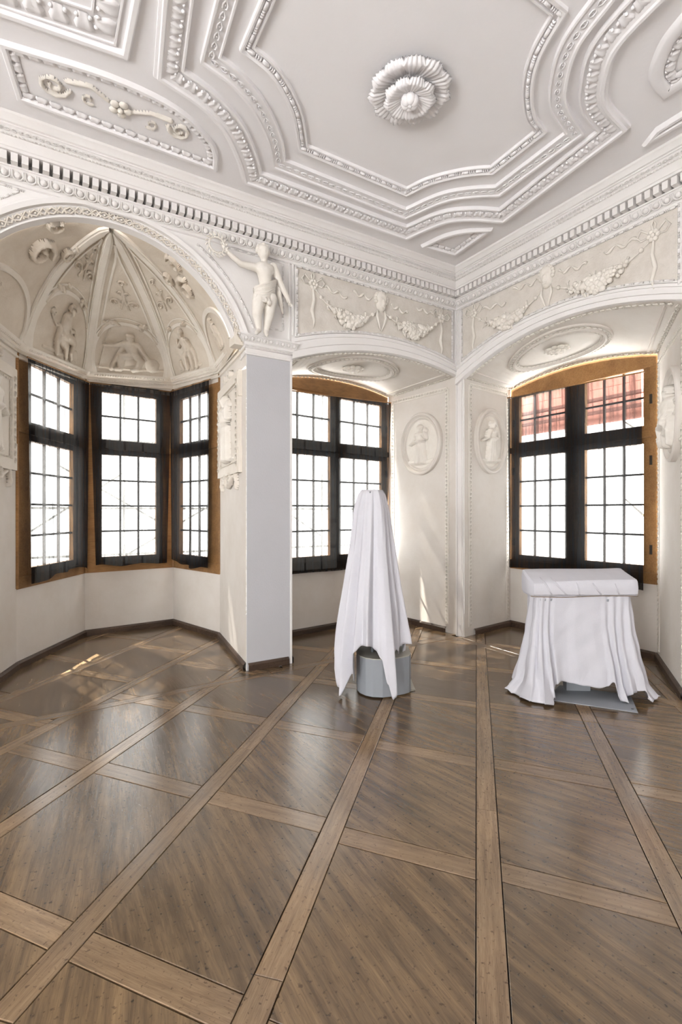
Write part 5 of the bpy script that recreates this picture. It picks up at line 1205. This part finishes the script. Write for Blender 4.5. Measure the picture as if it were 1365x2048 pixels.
mb.build('wrapped_top', M['linen'], sh, 32)
# tucks radiating from the cord
for (u0, u1, k) in ((-.27, -.33, 0), (-.15, -.24, 1), (-.05, -.07, 2), (.13, .06, 3), (.27, .24, 4)):
    tk = MB(); tk.tube([DP(u0, -.050, .855 + .02 * u0), DP((u0 + u1) / 2, -.056, .90), DP(u1 + .0, -.050, .952), DP(u1 - .02, .02, .994)], [.005, .008, .006, .002], 6); tk.build('tuck', M['linen'], sh, True)
cd = MB(); cd.tube([DP(x, -.052 if abs(x) < .428 else -.02, .846 + .022 * x + .004 * sin(9 * x)) for x in np.linspace(-.438, .438, 40)], .003, 6); cd.build('cord', M['strip'], sh, True)
# skirt: perimeter of the case, dropping to an uneven hem
def per(s):
    """s 0..1 round the case: front left -> front right -> back -> left end"""
    a, b, d = .395, -.025, .27; L_ = [2 * a, d - b, 2 * a, d - b]; T = sum(L_); q = s * T
    if q < L_[0]: return np.array([-a + q, b]), np.array([0, -1.0])
    q -= L_[0]
    if q < L_[1]: return np.array([a, b + q]), np.array([1.0, 0])
    q -= L_[1]
    if q < L_[2]: return np.array([a - q, d]), np.array([0, 1.0])
    q -= L_[2]; return np.array([-a, d - q]), np.array([-1.0, 0])
HS = [(0, .015), (4, .012), (9, .010), (13, .012), (16, .06), (19, .02), (22, .13), (30, .15), (45, .13), (62, .115), (80, .10), (92, .12), (98, .16), (104, .02), (112, .02), (120, .09), (126, .10), (131, .02), (140, .012), (150, .012), (160, .06), (175, .10), (230, .12), (290, .10), (315, .06), (330, .015), (350, .012)]
FL_ = [(0, .17), (6, .19), (12, .19), (17, .13), (22, .08), (35, .055), (60, .06), (90, .075), (103, .10), (112, .10), (124, .14), (134, .14), (144, .15), (155, .13), (170, .13), (230, .07), (300, .09), (330, .15), (350, .16)]
FS = [(0, 1), (5, -.6), (9, .9), (14, -1), (18, 1), (22, -.9), (27, .45), (36, .1), (46, -.12), (56, .16), (66, -.05), (78, .2), (88, -.15), (93, .5), (98, -.9), (104, .9), (109, -.8), (114, .9), (120, -.7), (127, .6), (133, -.6), (140, .9), (147, -.6), (154, .8), (162, -.7), (180, .5), (200, -.5), (220, .6), (245, -.5), (270, .6), (290, -.6), (310, .8), (322, -.8), (335, .8), (346, -.8), (354, .3)]
NPH, NR = 300, 60; rows = []
for j in range(NR + 1):
    t = j / NR; row = []
    for i in range(NPH):
        s_ = i / NPH; dg = 360 * s_
        P0 = np.zeros(2); N0 = np.zeros(2)
        for o_ in (-.03, -.015, 0, .015, .03): p_, n__ = per((s_ + o_) % 1); P0 += p_ / 5; N0 += n__ / 5
        N0 /= np.linalg.norm(N0) + 1e-9; h = interp_p(HS, dg); z = .880 - (.880 - h) * t; flr = interp_p(FL_, dg)
        fo = interp_p(FS, dg + 6 * t * sin(.05 * dg) + 3 * sin(4 * t), .5); am = .004 + .030 * t ** .8
        sp = flr * t ** 1.7
        if h < .03 and t > .88: sp += .05 * (t - .88) / .12; 
        zz = z
        if h < .03: zz = max(z, .014 + .012 * (fo > 0))
        q = P0 + N0 * (sp + am * fo + .003 * sin(23 * t + 9 * s_ * 6.28)); row.append(DP(q[0], q[1], zz + .022 * q[0] * (1 - t)))
    rows.append(row)
mb = MB(); mb.grid(np.array(rows), True); o = mb.build('skirt', M['linen'], sh, True, fix=True); sm_ = o.modifiers.new('thickness', 'SOLIDIFY'); sm_.thickness = .003

# ================================================================== outdoors, as far as the panes show it
ext = mat('weathered_red_boards', (.30, .13, .10, 1), .8, .1, (3, .5, (.36, .18, .15, 1)))
exb = mat('dark_rafter', (.12, .06, .05, 1), .8, .1); pipe = mat('scaffold_pipe', (.16, .16, .15, 1), .5, .3); bark = mat('bark', (.05, .045, .035, 1), .9, .1)
rf = empty('neighbour_roof', (3.4, -.6, 0), None, 'red boarded eaves of the neighbouring house seen through the right-hand window', 'roof')
for k in range(9):
    mb = MB(); mb.slab([(-.2 + .10 * k, -2.2, 2.98 + .21 * k), (-.2 + .10 * k, 2.6, 2.98 + .21 * k), (-.11 + .10 * k, 2.6, 3.18 + .21 * k), (-.11 + .10 * k, -2.2, 3.18 + .21 * k)], (.03, 0, -.015)); mb.build('board', ext, rf)
for z in (3.12, 3.32): mb = MB(); mb.box((-.32, -2.2, z), (-.22, 2.6, z + .045)); mb.build('rafter', exb, rf)
sc_ = empty('scaffold', (0, 5.6, 0), None, 'scaffolding poles outside the bay and the window beside the pier', 'scaffold')
for x in (-4.9, -3.1, -.9, 1.2): mb = MB(); mb.tube([(x, 0, -3), (x, 0, 6)], .024, 8); mb.build('pole', pipe, sc_, True)
for z in (.75, 1.62, 2.9): mb = MB(); mb.tube([(-6, 0, z), (2.5, 0, z)], .022, 8); mb.build('ledger', pipe, sc_, True)
for a, b in (((-4.9, 1.0), (-3.1, 2.3)), ((-3.1, .7), (-.9, 2.0)), ((-4.2, 2.4), (-2.2, 1.2)), ((-.9, 2.3), (1.2, 1.0))): mb = MB(); mb.tube([(a[0], .06, a[1]), (b[0], .06, b[1])], .018, 8); mb.build('brace', pipe, sc_, True)
tr = empty('tree', (5.2, -.35, -3), None, 'bare tree trunk outside the right-hand window', 'tree')
mb = MB(); mb.tube([(0, 0, 0), (.03, .02, 3), (-.02, 0, 5), (.05, 0, 7)], [.16, .12, .10, .07], 10); mb.build('trunk', bark, tr, True)
for a in ((.5, 1.4, 6.4), (-.4, -1.0, 6.6), (.3, -1.3, 5.2), (.2, 1.2, 4.8)): mb = MB(); mb.tube([(0, 0, a[2] - 1.2), (a[0] * .5, a[1] * .5, a[2] - .5), (a[0], a[1], a[2])], [.04, .028, .012], 7); mb.build('branch', bark, tr, True)
